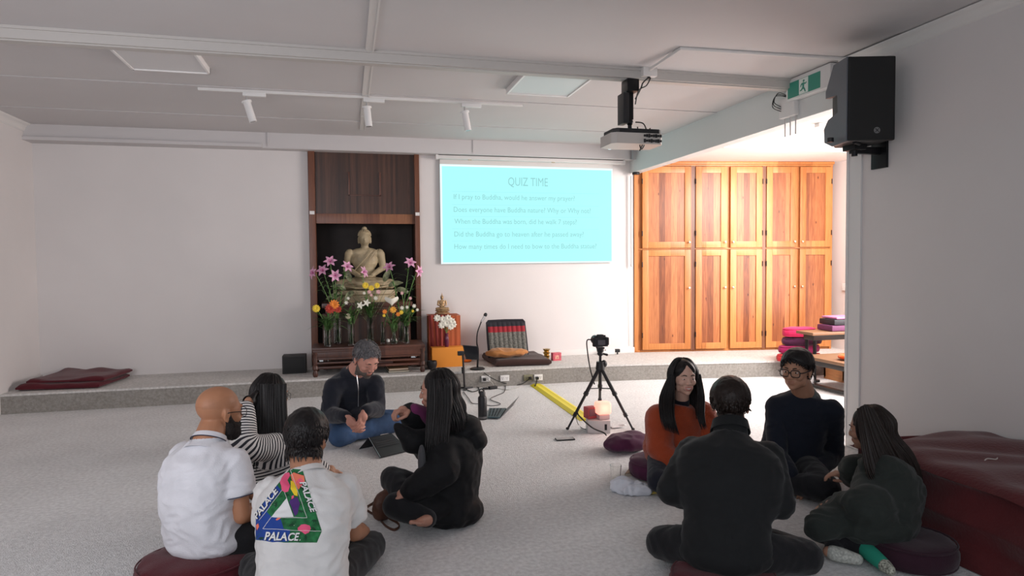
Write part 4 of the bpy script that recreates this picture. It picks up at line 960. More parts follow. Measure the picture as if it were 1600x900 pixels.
shell(pm['body'], H, beard_region(), lambda p: .012+.016*max(0, min(1, (-p.z-.06)/.05)), mat('black_beard', (.012, .008, .007), .85, bump=.8, bscale=200), 'beard', t, k, .005, 3, .016, 160, (1, 1, 1))
eyes(t, H, k); glasses(t, H, k, (.02, .02, .02), .0018)
def edge_ring(pp, s, frac, m, name, r=.004, rad_=.075):
    sh, el = pp['A'][s][0], pp['A'][s][1]; c = sh.lerp(el, frac); d = (el-sh).normalized(); a = d.orthogonal().normalized(); b = d.cross(a)
    g = MB(); g.tube([c+(a*cos(2*pi*i/24)+b*sin(2*pi*i/24))*rad_ for i in range(25)], r, 6); g.build(name, m, pp['t'])
NAVYT = mat('navy_tipping', (.015, .02, .05), .7)
# navy tipping round the collar
g = MB(); nb = pm['nb']; up_ = (H @ (V((0, -.022, -.05))*k)-nb).normalized(); a_ = (pm['rt']-up_*pm['rt'].dot(up_)).normalized(); b_ = up_.cross(a_)
g.tube([nb+up_*(.008-.004*(1-cos(2*pi*i/32)))+(a_*cos(2*pi*i/32)+b_*sin(2*pi*i/32)*.95)*.070*1.19 for i in range(33)], .0022, 6); g.build('collar_tipping', NAVYT, t)
edge_ring(pm, 'R', .61, NAVYT, 'sleeve_tipping', .0022, .0805); edge_ring(pm, 'L', .61, NAVYT, 'sleeve_tipping', .0022, .0805)

# ---------- man in the printed white T-shirt (seen from behind)
P = (-.20, 2.74); hd = 4; l = LL(P, hd)
TEE = fabric('white_tshirt', (.70, .69, .68), .85, .1, .15)
tee = person('person', 'black haired person in a white T-shirt with triangle print on the back, seen from behind', P, hd, ((-.188, 3.03, .668), 24, 14), k=1.0, neck=(-.185, 2.93, .556), seat=.035, shw=.150, slouch=1.2, skin=(.40, .19, .11),
  top=(TEE, 't_shirt'), trousers=(fabric('black_trousers', (.012, .012, .014)), 1.0), sleeve=.68, gsc=1.25, chest=1.03, belly=.008, hem=.02, topvox=.008, sleeve_w=1.0, wr_amp=.008,
  arms=dict(R=[tuple(atY(553, 832, 2.98)), (.06, 3.20, .16)], L=[l(-.17, .26, .28), l(-.08, .40, .18)]),
  legs=dict(R=[tuple(atZ(582, 852, .09)), l(.02, .40, .06), l(-.14, .36, .05)], L=[l(-.26, .34, .09), l(.04, .34, .06), l(.2, .34, .05)]),
  hands=[('R', (-.3, .6, -.1), (0, 0, -1), .35, .4), ('L', (.5, .6, -.1), (0, 0, -1), .35, .4)], collar=(TEE, .071, .010, False))
H, k, t = tee['H'], tee['k'], tee['t']
shell(tee['body'], H, short_region(.07, .035, -.070), lambda p: .012+.008*max(0, p.z/.1), BLACKH, 'hair', t, k, .004, 5, .020, 70); eyes(t, H, k); tufts(tee, short_region(.07, .035, -.060), BLACKH, 1100, .040, .0045)
# print on the back: shapes laid on the cloth
bw = BVHTree.FromPolygons([v.co for v in tee['top'].data.vertices], [p.vertices[:] for p in tee['top'].data.polygons])
def on_tee(q, off):
    px, py = 390+q[0]/6.925, 725+q[1]/6.923; r_ = ray(px, py).normalized(); loc, n, i, d = bw.ray_cast(CAM, r_)
    if loc is None: loc = atY(px, py, 2.75); n = V((0, -1, 0))
    if n.dot(r_) > 0: n = -n
    return loc+n*off
def decal(pts, m, name, off, parent=None, cell=14):
    g = MB(); vs = [g.b.verts.new((x, y, 0)) for x, y in pts]; f = g.b.faces.new(vs)
    cut_project(g, m, name, off, parent, cell)
def cut_project(g, m, name, off, parent, cell=14):
    bmesh.ops.triangulate(g.b, faces=g.b.faces)
    for ax_, in ((0,), (1,)):
        lo = min(v.co[ax_] for v in g.b.verts); hi = max(v.co[ax_] for v in g.b.verts); x = lo+cell
        while x < hi:
            n = V((0, 0, 0)); n[ax_] = 1; c = V((0, 0, 0)); c[ax_] = x
            bmesh.ops.bisect_plane(g.b, geom=g.b.verts[:]+g.b.edges[:]+g.b.faces[:], plane_co=c, plane_no=n); x += cell
    for v in g.b.verts: v.co = on_tee(v.co, off)
    g.build(name, m, parent or t, recalc=False, ang=60)
PG = mat('print_green', (.012, .13, .04), .8, var=.5, vscale=40); PBL = mat('print_blue', (.01, .05, .28), .8); PPK = mat('print_pink', (.80, .10, .22), .8); PYL = mat('print_yellow', (.85, .60, .03), .8); PPU = mat('print_purple', (.07, .02, .16), .8); PW = mat('print_white', (.75, .75, .75), .8); PDG = mat('print_dark_green', (.006, .05, .02), .8); PRD = mat('print_coral', (.85, .20, .12), .8); PBK = mat('print_black', (.01, .01, .01), .8)
o = .0012
ring = [(438, 52), (572, 62), (782, 728), (728, 850), (380, 850), (68, 820), (72, 560), (100, 500)]
# the frame of the triangle in pieces around its open middle
decal([(438, 52), (572, 62), (782, 728), (622, 584), (470, 570), (402, 372), (350, 285)], PG, 'back_print', o)
decal([(782, 728), (728, 850), (380, 850), (68, 820), (150, 700), (238, 572), (470, 572), (622, 584)], PG, 'back_print', o)
decal([(438, 52), (402, 372), (238, 572), (150, 700), (68, 820), (72, 560), (85, 500)], PG, 'back_print', o)
decal([(85, 510), (300, 235), (345, 290), (235, 420), (190, 520), (240, 575), (150, 700), (70, 800), (72, 560)], PBL, 'blue_print', o*1.6)
decal([(150, 700), (236, 575), (335, 580), (370, 700), (440, 712), (420, 840), (250, 845), (68, 815)], PBL, 'blue_print', o*1.6)
for pts, m in (([(345, 240), (330, 200), (350, 150), (385, 105), (430, 95), (440, 130), (410, 180), (440, 240), (420, 300), (385, 310), (350, 290)], PPK),
               ([(445, 120), (480, 95), (520, 110), (545, 160), (590, 130), (600, 190), (545, 210), (530, 280), (490, 230), (460, 180)], PRD),
               ([(445, 185), (480, 195), (520, 300), (520, 350), (485, 340), (445, 270)], PYL),
               ([(450, 385), (520, 360), (545, 430), (520, 540), (490, 565), (455, 470), (430, 410)], PPU),
               ([(520, 690), (560, 655), (600, 650), (650, 665), (662, 700), (640, 740), (600, 760), (570, 735), (525, 715)], PPK),
               ([(75, 660), (100, 640), (108, 680), (85, 715)], PRD), ([(285, 600), (310, 575), (345, 578), (320, 600), (295, 610)], PRD),
               ([(560, 150), (590, 200), (560, 250), (510, 220), (500, 190)], PPK), ([(455, 350), (480, 340), (480, 370), (455, 385)], PPK)):
    decal(pts, m, 'flower_print', o*2.2)
for cx_, cy_, a0 in ((510, 100, .3), (300, 440, 2.2), (560, 500, .8), (700, 690, 1.2), (450, 650, .2), (620, 790, 2), (410, 320, 1), (700, 600, .5), (130, 790, .4)):
    for j in range(4):
        a = a0+j*.7; dx, dy = cos(a)*42, sin(a)*42
        decal([(cx_, cy_), (cx_+dx*.5-dy*.16, cy_+dy*.5+dx*.16), (cx_+dx, cy_+dy), (cx_+dx*.5+dy*.16, cy_+dy*.5-dx*.16)], PDG, 'leaf_print', o*1.9, cell=20)
decal([(402, 372), (472, 572), (238, 572)], PW, 'print_middle', o*2.6)
def wline(a, b, w_=4):
    a, b = V((*a, 0)), V((*b, 0)); n = (b-a).normalized().cross(V((0, 0, 1)))*w_*.5
    decal([(p.x, p.y) for p in (a-n, b-n, b+n, a+n)], PW, 'white_line', o*3, cell=16)
wline((438, 52), (622, 584)); wline((622, 584), (238, 572)); wline((355, 285), (110, 612)); wline((380, 310), (475, 572)); wline((150, 700), (782, 730)); wline((238, 572), (150, 700))
def wtext(a, b, hgt, flip=1):
    a, b = V((*a, 0)), V((*b, 0)); d = (b-a); Lb = d.length; d.normalize(); n = V((d.y, -d.x, 0))*flip
    me = text_mesh('PALACE', 1.0, shear=.25, bold=.028); xs = [v.co.x for v in me.vertices]; ys = [v.co.y for v in me.vertices]; x0, x1, y1 = min(xs), max(xs), max(ys)
    for pas, (m_, of, dx) in enumerate(((PBK, o*3.0, 5), (PW, o*3.8, 0))):
        g = MB(); g.b.from_mesh(me)
        for v in g.b.verts: v.co = a+d*((v.co.x-x0)/(x1-x0)*Lb+dx)+n*(v.co.y/y1*hgt-dx)
        cut_project(g, m_, 'lettering', of, t, 22)
wtext((165, 820), (545, 832), 88)
wtext((88, 600), (322, 290), 62)
wtext((545, 205), (668, 540), 66)

# ---------- woman in the striped top, long black hair, hand in her hair
P = (-.34, 3.95); hd = 40; l = LL(P, hd)
SM = bpy.data.materials.new('striped_jersey'); SM.use_nodes = True; nt = SM.node_tree; bs = nt.nodes['Principled BSDF']; bs.inputs['Roughness'].default_value = .85
at_ = nt.nodes.new('ShaderNodeAttribute'); at_.attribute_name = 'along'; fr = nt.nodes.new('ShaderNodeMath'); fr.operation = 'FRACT'; gt = nt.nodes.new('ShaderNodeMath'); gt.operation = 'GREATER_THAN'; gt.inputs[1].default_value = .46
mx_ = nt.nodes.new('ShaderNodeMix'); mx_.data_type = 'RGBA'; mx_.inputs[6].default_value = (.015, .016, .025, 1); mx_.inputs[7].default_value = (.70, .68, .66, 1)
nt.links.new(at_.outputs['Fac'], fr.inputs[0]); nt.links.new(fr.outputs[0], gt.inputs[0]); nt.links.new(gt.outputs[0], mx_.inputs[0]); nt.links.new(mx_.outputs[2], bs.inputs['Base Color'])
wq = lambda px, py, Y: atY(px, py, Y)
st = person('person', 'long haired person in black and white striped top with a hand in their hair', P, hd, (tuple(wq(424, 618, 4.05)), 62, 10), k=.93, neck=tuple(wq(418, 672, 3.98)), seat=.02, skin=(.40, .21, .13), fem=True,
  top=(SM, 'striped_top'), trousers=(fabric('black_trousers', (.012, .012, .014)), 1.05), gsc=1.2, sleeve_w=1.25, topvox=.007, wr_amp=.003, shw=.14,
  arms=dict(R=[tuple(wq(380, 702, 3.72)), tuple(wq(384, 636, 3.86))], L=[l(-.24, .16, .25), l(-.05, .34, .16)]),
  legs=dict(R=[tuple(V((-.20, 3.62, .10))), l(-.02, .36, .08), l(-.18, .34, .05)], L=[l(-.33, .24, .1), l(.04, .34, .06), l(.18, .34, .05)]),
  hands=[('R', wq(404, 612, 3.97)-wq(384, 640, 3.86), (1, .3, -.3), .25, .3), ('L', (.5, .3, -.2), (0, 0, -1), .3, .4)])
me = st['top'].data; A_ = me.attributes.new('along', 'FLOAT', 'POINT'); buf = []
for v in me.vertices:
    best = (9, 0)
    for s in 'RL':
        sh, el, wr = st['A'][s][:3]; off = 0; acc = [0, 0]
        for a, b in ((sh, el), (el, wr)):
            d = b-a; u = max(0, min(1, (v.co-a).dot(d)/d.length_squared)); dist = (v.co-(a+d*u)).length
            uu = max(-.4, min(1.4, (v.co-a).dot(d)/d.length_squared)); wgt = 1/(dist*dist+2e-4)**2; acc[0] += wgt; acc[1] += wgt*(off+uu*d.length)
            if dist < best[0] and dist < .125: best = (dist, s)
            off += d.length
        if best[0] < 1 and best[1] == s: best = (best[0], s, acc[1]/acc[0])
    d = st['nb']-st['pel']; u = (v.co-st['pel']).dot(d)/d.length
    x = best[2] if best[0] < 1 else u
    buf.append(x/.0175+40)
A_.data.foreach_set('value', buf)
H, k, t = st['H'], st['k'], st['t']
def long_hair(pp, m, n, Ldrop, spread, dirs=(60, 300), back=.0, seed=1, cap_region=None, thick=.016, r=.011, outs=None, taper=.85, fr=1.0):
    H, k = pp['H'], pp['k']; Hi3 = H.to_3x3()
    reg = cap_region or (lambda p: p.z-(interp(p.y, [-.11, -.03, .0, .02, .035, .04], [-.10, -.09, -.06, -.02, .010, .02]) if p.y < .035 else max(.010, .098-1.25*abs(p.x))))
    shell(pp['body'], H, reg, thick*.6, m, 'hair_cap', pp['t'], k, .0015, seed, .030, 80, (1, 1, .2))
    rr = random.Random(seed); paths = []
    n = int(n*2.6); r = r*.62
    for i in range(n):
        u = (i+.5)/n; a = rad(dirs[0]+(dirs[1]-dirs[0])*u); lay = rr.random()
        sx, sy = sin(a), cos(a); R_ = (.088+.010*lay); top_ = V((sx*.015, -.02+sy*.02+rr.uniform(-.01, .01), .132+.004*lay))
        p1 = V((sx*.050, sy*.062-.014, .121)); p2 = V((sx*R_, sy*(R_+.020)-.014, .050)); p3 = V((sx*R_*1.02, sy*(R_+.018)-.016, -.030))
        pts = [H @ (p*k) for p in (top_, p1, p2, p3)]
        outw = (pts[3]-(H @ V((0, -.015, -.03)))); outw.z = 0; outw.normalize()
        Ld = Ldrop(i, u) if callable(Ldrop) else Ldrop; Ld *= rr.uniform(taper, 1.0)
        sprd = spread(i, u) if callable(spread) else V((0, 0, 0)); sp_ = sprd
        e1 = pts[3]+V((0, 0, -1))*Ld*.33+sp_*.45+outw*.012*fr*rr.random(); e2 = pts[3]+V((0, 0, -1))*Ld*.66+sp_*.8+outw*.015*fr*rr.random(); e3 = pts[3]+V((0, 0, -1))*Ld+sp_+outw*.01*rr.uniform(-1, 1)
        paths.append(pts+[e1, e2, e3])
    return locks(pp['t'], H, m, k, paths, rnd=seed, r=r)
rtv = V((cos(YAW), -sin(YAW), 0))
long_hair(st, BLACKH, 64, .30, lambda i, u: V((.02, -.07, 0)), (62, 290), seed=4, r=.012)
eyes(t, H, k); glasses(t, H, k, (.02, .02, .02), .0016)
# second layer falling over the shoulder towards the camera
pts = []
for i in range(64):
    x = 401+46*i/63; pts.append([wq(x, 600, 3.93), wq(x, 640, 3.90), wq(x-3+.12*i, 690, 3.86), wq(x-8+.2*i, 735+3*sin(i), 3.84)])
locks(t, H, BLACKH, k, pts, 'hair_fall', 9, .008)

# ---------- grey haired man facing the camera, looking down
P = (.02, 5.62); hd = 168; l = LL(P, hd)
DN = fabric('navy_jacket', (.014, .016, .024)); JEAN = mat('blue_jeans', (.035, .075, .16), .85, bump=.3, bscale=250, var=.30, vscale=9)
hcn = wq(572, 562, 5.25)
wrR = wq(546, 655, 5.02); wrL = wq(566, 648, 5.02)
gm = person('person', 'grey haired bearded person in dark zip jacket and blue jeans looking down', P, hd, (tuple(hcn), 152, 32), k=1.12, neck=tuple(wq(553, 584, 5.38)), seat=.0, shw=.150, slouch=1.6, skin=(.52, .25, .19),
  top=(DN, 'jacket'), trousers=(JEAN, 1.22), gsc=1.3, chest=1.0, sleeve_w=1.0, vox=.005,
  arms=dict(R=[tuple(wq(514, 648, 5.32)), tuple(wrR+V((-.02, 0, .02)))], L=[tuple(wq(590, 640, 5.30)), tuple(wrL+V((.02, 0, .03)))]),
  legs=dict(R=[tuple(atZ(531, 680, .10)), l(-.0, .20, .09), l(-.06, .14, .07)], L=[tuple(atZ(622, 657, .11)), l(.02, .20, .08), l(.06, .14, .07)]),
  hands=[('R', (.10, -.05, -.12), (.6, .6, .2), .45, .5, -1), ('L', (-.06, -.08, -.16), (-.6, .6, .2), .40, .5, -1)], collar=(DN, .078, .05, False))
H, k, t = gm['H'], gm['k'], gm['t']
shell(gm['body'], H, short_region(.084, .050, -.058), .005, GREYH, 'hair', t, k, .003, 5, .022, 120); tufts(gm, short_region(.090, .060, -.05), GREYH, 420, .018, .004, lift=.5)
shell(gm['body'], H, beard_region(.014), .005, mat('grey_beard', (.13, .105, .09), .9, bump=.8, bscale=200), 'beard', t, k, .003, 3, .014, 160, (1, 1, 1)); eyes(t, H, k, (.06, .05, .04), closed=True)
g = MB(); z1_ = gm['nb']+gm['fw']*.085+V((0, 0, -.03)); g.tube([gm['nb']+gm['fw']*.095+V((0, 0, .02)), gm['sp'](.75)+gm['fw']*.165, gm['sp'](.45)+gm['fw']*.175], .003, 6, 6); g.build('zip', STEEL, t)
g = MB(); c = wq(573, 625, 5.10); g.ell(gm['sp'](.45)+gm['fw']*.178+gm['rt']*-.1, (.006,)*3); g.build('button', STEEL, t)

# ---------- woman in the black hooded parka, profile to the left
P = (.52, 3.66); hd = -62; l = LL(P, hd)
PK = fabric('black_parka', (.007, .007, .008), .7, .05); 
wrF = wq(641, 646, 3.62)
def hoodf(g, L, A, sp, nb, H):
    g.ell(nb+V((.08, -.02, .0)), (.10, .12, .075)); g.ell(nb+V((.12, -.04, -.07)), (.085, .11, .07)); g.ell(sp(.0)+V((.02, -.04, -.03)), (.19, .17, .10)); g.cap(sp(.2)+V((.05, -.1, 0)), atZ(716, 812, .06), .09, .045)
    g.ell(V((.40, 3.55, .13)), (.16, .14, .09)); 
pk = person('person', 'black haired person in a black hooded parka raising one hand', P, hd, (tuple(wq(683, 612, 3.70)), -80, 4), k=.95, neck=tuple(wq(704, 668, 3.72)), seat=.0, skin=(.42, .21, .15), fem=True, vox=.0045,
  top=(PK, 'parka'), trousers=(fabric('black_trousers', (.012, .012, .014)), 1.1), gsc=3.2, sleeve_w=1.2, extra_top=hoodf, hem=.03, shw=.15,
  arms=dict(R=[tuple(wq(668, 700, 3.95)), tuple(wrF+V((0, .05, 0)))], L=[tuple(wq(692, 735, 3.48)), tuple(wq(640, 768, 3.48))]),
  legs=dict(R=[tuple(wq(612, 748, 3.80)), tuple(wq(650, 795, 3.50)), tuple(wq(668, 808, 3.45))], L=[tuple(wq(618, 790, 3.50)), tuple(wq(672, 812, 3.40)), tuple(wq(655, 816, 3.30))]),
  hands=[('R', (-.10, -.05, .02), (-.2, -.3, -1), .95, .7), ('L', (-.14, .02, -.06), (0, 0, -1), .5, .5)], feet=[('L', (0, 0, 1))])
H, k, t = pk['H'], pk['k'], pk['t']
g = MB(); el = wq(668, 668, 3.82); g.cap(wq(668, 650, 3.72), wq(648, 640, 3.66), .050, .036); me = remesh(g, .008, 3); mobj('sweater_cuff', me, fabric('purple_knit', (.13, .02, .08)), t)
g = MB(); g.cap(wq(622, 668, 3.60), wq(645, 690, 3.60), .028, .065); g.cap(wq(645, 690, 3.60), wq(672, 690, 3.66), .065, .08); me = remesh(g, .008, 4); wrinkle(me, .004, 12, 2); mobj('loose_sleeve', me, PK, t)
g = MB(); g.ell(wq(659, 722, 3.50), (.022, .03, .10)); mobj('grey_shirt', remesh(g, .008, 2), fabric('grey_shirt', (.06, .06, .065)), t)
long_hair(pk, BLACKH, 60, .20, lambda i, u: V((.03, -.05, 0)), (52, 292), seed=14, r=.012)
pts = []
for i in range(60):
    x = 668+36*i/59; pts.append([wq(x, 592, 3.62), wq(x+1, 630, 3.58), wq(x-2, 670, 3.53), wq(x-4, 700+6*sin(i*2), 3.50)])
locks(t, H, BLACKH, k, pts, 'hair_fall', 5, .008); eyes(t, H, k)

# ---------- smiling woman in the orange sweater
P = (2.09, 3.97); hd = 178; l = LL(P, hd)
OS = fabric('orange_knit', (.34, .055, .018), .9, .3, .5, 160); NV = fabric('navy_trousers', (.014, .016, .026))
cushion('round_cushion', 'purple cushion under the smiling person in the orange sweater', (2.07, 4.02), .25, .22, .12, PURPL)
og = person('person', 'smiling long haired person in a rust orange sweater and black turtleneck', P, hd, (tuple(wq(1068, 591, 3.88)), 186, 0), k=.95, neck=tuple(wq(1064, 633, 3.96)), seat=.07, skin=(.58, .35, .27), fem=True, smile=1, vox=.0042,
  top=(OS, 'sweater'), trousers=(NV, 1.05), gsc=2.6, sleeve_w=1.25, wr_amp=.004,
  arms=dict(R=[tuple(wq(1030, 700, 3.86)), tuple(wq(1062, 738, 3.70))], L=[tuple(wq(1108, 700, 3.93)), tuple(wq(1085, 735, 3.72))]),
  legs=dict(R=[tuple(wq(1028, 752, 3.66)), l(-.02, .36, .08), l(-.18, .3, .05)], L=[l(-.12, .34, .10), l(.06, .26, .07), l(.14, .2, .06)]),
  hands=[('R', (.12, -.08, -.05), (0, .1, -1), .3, .4), ('L', (-.12, -.08, -.05), (0, .1, -1), .3, .4)], collar=(fabric('black_knit', (.01, .011, .02)), .056, .065, False))
H, k, t = og['H'], og['k'], og['t']
long_hair(og, BLACKH, 60, .26, lambda i, u: V((0, -.03+.06*abs(u-.5), 0)), (66, 294), seed=24, r=.011)
pts = []
for (xa_, xb_, xc, xd, n_) in ((1046, 1030, 1052, 1062, 44), (1090, 1088, 1098, 1104, 34)):
    for i in range(n_):
        f_ = i/(n_-1); a_x = xa_+(8*f_ if xa_ < 1060 else 4*f_); 
        pts.append([wq(a_x, 585, 3.86), wq(xb_+(xc-xb_)*f_+2, 620, 3.84), wq(xb_+2+(xc-xb_)*f_, 650, 3.76), wq(xb_+8+(xd-xb_-8)*f_, 672+8*f_ if xa_ < 1060 else 668+4*sin(i), 3.73)])
locks(t, H, BLACKH, k, pts, 'hair_fall', 3, .0075); eyes(t, H, k, smile=1)
g = MB(); R = H.to_3x3(); [g.ell(H @ (V((a_*.021, .0935-.011*a_*a_, -.0560+.006*a_*a_))*k), (.0048, .0045, .0042*(1.1-.7*abs(a_))), R, n=10) for a_ in (-1, -.66, -.33, 0, .33, .66, 1)]; g.build('teeth', mat('teeth', (.75, .72, .68), .3), t)

# ---------- man in the black jacket, seen from behind
P = (1.635, 2.60); hd = 30; l = LL(P, hd)
cushion('round_cushion', 'small maroon cushion under the person in the black jacket', tuple(atZ(1130, 905, .05))[:2], .235, .21, .09, MAROON)
BJ = fabric('black_jacket', (.013, .014, .015), .8, .1, .1); 
jk = person('person', 'short haired person in a plain black jacket seen squarely from behind', P, hd, (tuple(wq(1141, 633, 2.90)), 34, 4), k=1.06, neck=tuple(wq(1141, 682, 2.82)), seat=.05, shw=.165, slouch=1.0, skin=(.40, .20, .13),
  top=(BJ, 'jacket'), trousers=(fabric('black_trousers', (.012, .012, .014)), 1.12), gsc=1.5, chest=1.24, topvox=.009, sleeve_w=1.05, hem=.012,
  arms=dict(R=[l(.245, .12, .33), l(.10, .34, .22)], L=[l(-.245, .12, .35), l(-.10, .34, .22)]),
  legs=dict(R=[tuple(atZ(1258, 870, .095)), l(-.02, .42, .08), l(-.18, .38, .05)], L=[tuple(atZ(1035, 848, .10)), l(.04, .36, .06), l(.2, .36, .05)]),
  hands=[('R', l(-.4, .6, -.1)-l(0, 0, 0), (0, 0, -1), .35, .4), ('L', l(.4, .6, -.1)-l(0, 0, 0), (0, 0, -1), .35, .4)], collar=(BJ, .081, .078, True))
H, k, t = jk['H'], jk['k'], jk['t']
shell(jk['body'], H, short_region(.075, .035, -.050), lambda p: .006+.012*max(0, min(1, (p.z+.04)/.10)), BROWNH, 'hair', t, k, .003, 9, .030, 90); eyes(t, H, k); tufts(jk, lambda p: min(short_region(.075, .035, -.050)(p), p.z-.0), BROWNH, 420, .035, .005, seed=4)

# ---------- man with glasses facing the camera
P = (2.80, 3.72); hd = 220; l = LL(P, hd)
ND = fabric('dark_navy_sweater', (.010, .013, .022), .85, .1)
gl = person('person', 'short black haired person in glasses and dark navy pullover facing the camera', P, hd, (tuple(wq(1245, 580, 3.58)), 240, 3), k=1.03, neck=tuple(wq(1256, 617, 3.66)), seat=.02, shw=.16, skin=(.42, .22, .14), vox=.0042,
  top=(ND, 'pullover'), trousers=(fabric('charcoal_trousers', (.012, .013, .016)), 1.15), gsc=1.4, chest=1.02, sleeve_w=1.0,
  arms=dict(R=[tuple(wq(1214, 712, 3.62)), tuple(wq(1238, 742, 3.42))], L=[tuple(wq(1303, 712, 3.66)), tuple(wq(1262, 745, 3.42))]),
  legs=dict(R=[l(.20, .34, .10), l(-.02, .34, .09), l(-.15, .28, .06)], L=[tuple(atZ(1292, 764, .10)), l(.04, .30, .07), l(.15, .26, .06)]),
  hands=[('R', (.06, -.06, -.10), (.5, .6, -.1), .5, .5, -1), ('L', (-.10, -.05, -.06), (0, .5, -.8), .5, .5, -1)], collar=(fabric('grey_collar', (.10, .11, .10)), .068, .030, True))
H, k, t = gl['H'], gl['k'], gl['t']
shell(gl['body'], H, short_region(.074, .034, -.055), lambda p: .012+.012*max(0, min(1, p.z/.10)), BLACKH, 'hair', t, k, .004, 19, .018, 60); eyes(t, H, k); glasses(t, H, k, rim=.0030); tufts(gl, short_region(.078, .045, -.035), BLACKH, 620, .030, .0050, seed=8, lift=.5, crown=(.01, -.03, .12))

# ---------- long haired girl in the dark green jacket, seen from behind
P = (2.53, 2.66); hd = -26; l = LL(P, hd)
cushion('round_cushion', 'large plum cushion under the long haired person in the green jacket', (2.60, 2.54), .20, .19, .13, PURD, dent=.02)
GJ = fabric('dark_green_jacket', (.024, .029, .026), .8, .1)
def skirt(g, L, A, sp, nb, H):
    g.ell(L(-.02, .05, .16), (.24, .22, .10)); g.cap(L(-.10, .10, .18), L(-.30, .16, .16), .10, .07); g.ell(L(-.13, .0, .25), (.12, .12, .12))
gg = person('person', 'long haired person in a dark green jacket sitting on a plum cushion', P, hd, (tuple(wq(1358, 672, 2.84)), -38, 8), k=.93, neck=tuple(wq(1385, 722, 2.78)), seat=.09, shw=.15, skin=(.40, .21, .14), fem=True,
  top=(GJ, 'jacket'), trousers=(fabric('black_trousers', (.012, .012, .014)), 1.0), gsc=2.2, sleeve_w=1.25, extra_top=skirt, hem=.03, wr_amp=.009,
  arms=dict(R=[l(.20, .20, .32), tuple(wq(1330, 745, 3.02))], L=[tuple(wq(1345, 792, 2.60)), tuple(wq(1312, 788, 2.76))]),
  legs=dict(L=[tuple(atZ(1278, 826, .095)), tuple(atZ(1350, 856, .065)), tuple(atZ(1378, 880, .05))], R=[l(.28, .28, .1), tuple(atZ(1302, 864, .045)), tuple(atZ(1325, 870, .04))]),
  hands=[('R', (-.10, .06, .02), (-.3, .2, -1), .5, .5), ('L', (-.1, .05, -.03), (0, 0, -1), .5, .4)])
H, k, t = gg['H'], gg['k'], gg['t']
long_hair(gg, BROWNH, 66, .26, lambda i, u: V((.10, -.06, 0)), (58, 302), seed=34, r=.013)
pts = []
for i in range(80):
    f_ = i/79; pts.append([wq(1340+24*f_, 640-6*sin(f_*3), 2.76), wq(1346+48*f_, 690, 2.70), wq(1352+68*f_, 730, 2.66), wq(1362+(76)*f_, 758-14*f_+5*sin(i*2), 2.63)])
locks(t, H, BROWNH, k, pts, 'hair_fall', 6, .010); eyes(t, H, k)
def sock(cpts, rs, m, name, parent):
    g = MB()
    for a, b, r0, r1 in zip(cpts, cpts[1:], rs, rs[1:]): g.cap(a, b, r0, r1, 14)
    me = remesh(g, .005, 4, .5); return mobj(name, me, m, parent)
an, toe = gg['LG']['L'][2], gg['LG']['L'][3]; dd = (toe-an).normalized()
heel = an-dd*.01+V((0, 0, .0))
SW = mat('sock_white', (.55, .54, .52), .9); STL = mat('sock_teal', (.02, .30, .20), .9)
s1 = sock([an-dd*.045, an, an.lerp(toe, .5), toe, toe+dd*.05], [.040, .040, .038, .033, .022], STL, 'teal_sock', t)
g = MB()
for i in range(2):
    c = an-dd*(.030-.018*i); a = dd.orthogonal().normalized(); b = dd.cross(a); g.tube([c+(a*cos(2*pi*j/20)+b*sin(2*pi*j/20))*.0405 for j in range(21)], .0028, 6)
g.build('sock_band', mat('band_black', (.01, .01, .01), .9), s1)
sock([an-dd*.055, an-dd*.012], [.0385, .0415], SW, 'sock_top', s1); sock([toe+dd*.022, toe+dd*.055], [.0315, .0245], mat('sock_toe', (.35, .36, .30), .9, var=.8, vscale=120), 'sock_toe', s1)
an, toe = gg['LG']['R'][2], gg['LG']['R'][3]; dd = (toe-an).normalized()
sock([an, an.lerp(toe, .6), toe+dd*.04], [.036, .036, .026], mat('sock_striped', (.45, .46, .42), .9, var=.35, vscale=90), 'white_sock', t)
# ================================================================ things on the platform
def soft_slab(name, lab, quad, h, m, cat, z=PZ, puff=.02, parts=1, layers=None, seed=1):
    """a filled mat lying flat: the four corners on the ground, a height, rounded edges"""
    t = thing(name, lab, cat, tuple(sum((V((q[0], q[1], z)) for q in quad), V((0, 0, 0)))/4)); q = [V((c[0], c[1], 0)) for c in quad]
    for li, (z0, z1, dx, dy, sc) in enumerate(layers or ((0, h, 0, 0, 1),)):
        g = MB(); N = 28; cen = sum(q, V((0, 0, 0)))/4
        def top(u, v, s):
            p = q[0]*(1-u)*(1-v)+q[1]*u*(1-v)+q[2]*u*v+q[3]*(1-u)*v; p = cen+(p-cen)*sc
            e = min(u, 1-u, v, 1-v); r = min(1, e/.07); r = sqrt(max(0, 1-(1-r)**2))
            hz = (z1-z0)/2; nz = noise.noise(V((p.x*4+seed, p.y*4, li)))*puff
            return V((p.x+dx, p.y+dy, z+z0+hz+s*hz*(.35+.65*r)+(nz*r if s > 0 else 0)))
        g.grid(lambda u, v: top(u, v, 1), N, N); g.grid(lambda u, v: top(1-u, v, -1), N, N)
        bmesh.ops.remove_doubles(g.b, verts=g.b.verts, dist=.0005)
        for e_ in [e for e in g.b.edges if e.is_boundary]: pass
        bmesh.ops.bridge_loops(g.b, edges=[e for e in g.b.edges if e.is_boundary]) if any(e.is_boundary for e in g.b.edges) else None
        g.build('cover' if not li else 'upper_mat', m, t, ang=60)
    return t
aZ = lambda px, py, z=PZ: tuple(atZ(px, py, z))[:2]
soft_slab('folded_mat', 'flat maroon mats stacked on the left end of the carpeted platform', [aZ(24, 612), aZ(155, 607), aZ(203, 590), aZ(92, 590)], .09, MAROON, 'mat', layers=((0, .055, 0, 0, 1), (.056, .105, .05, .03, .94)), puff=.03)
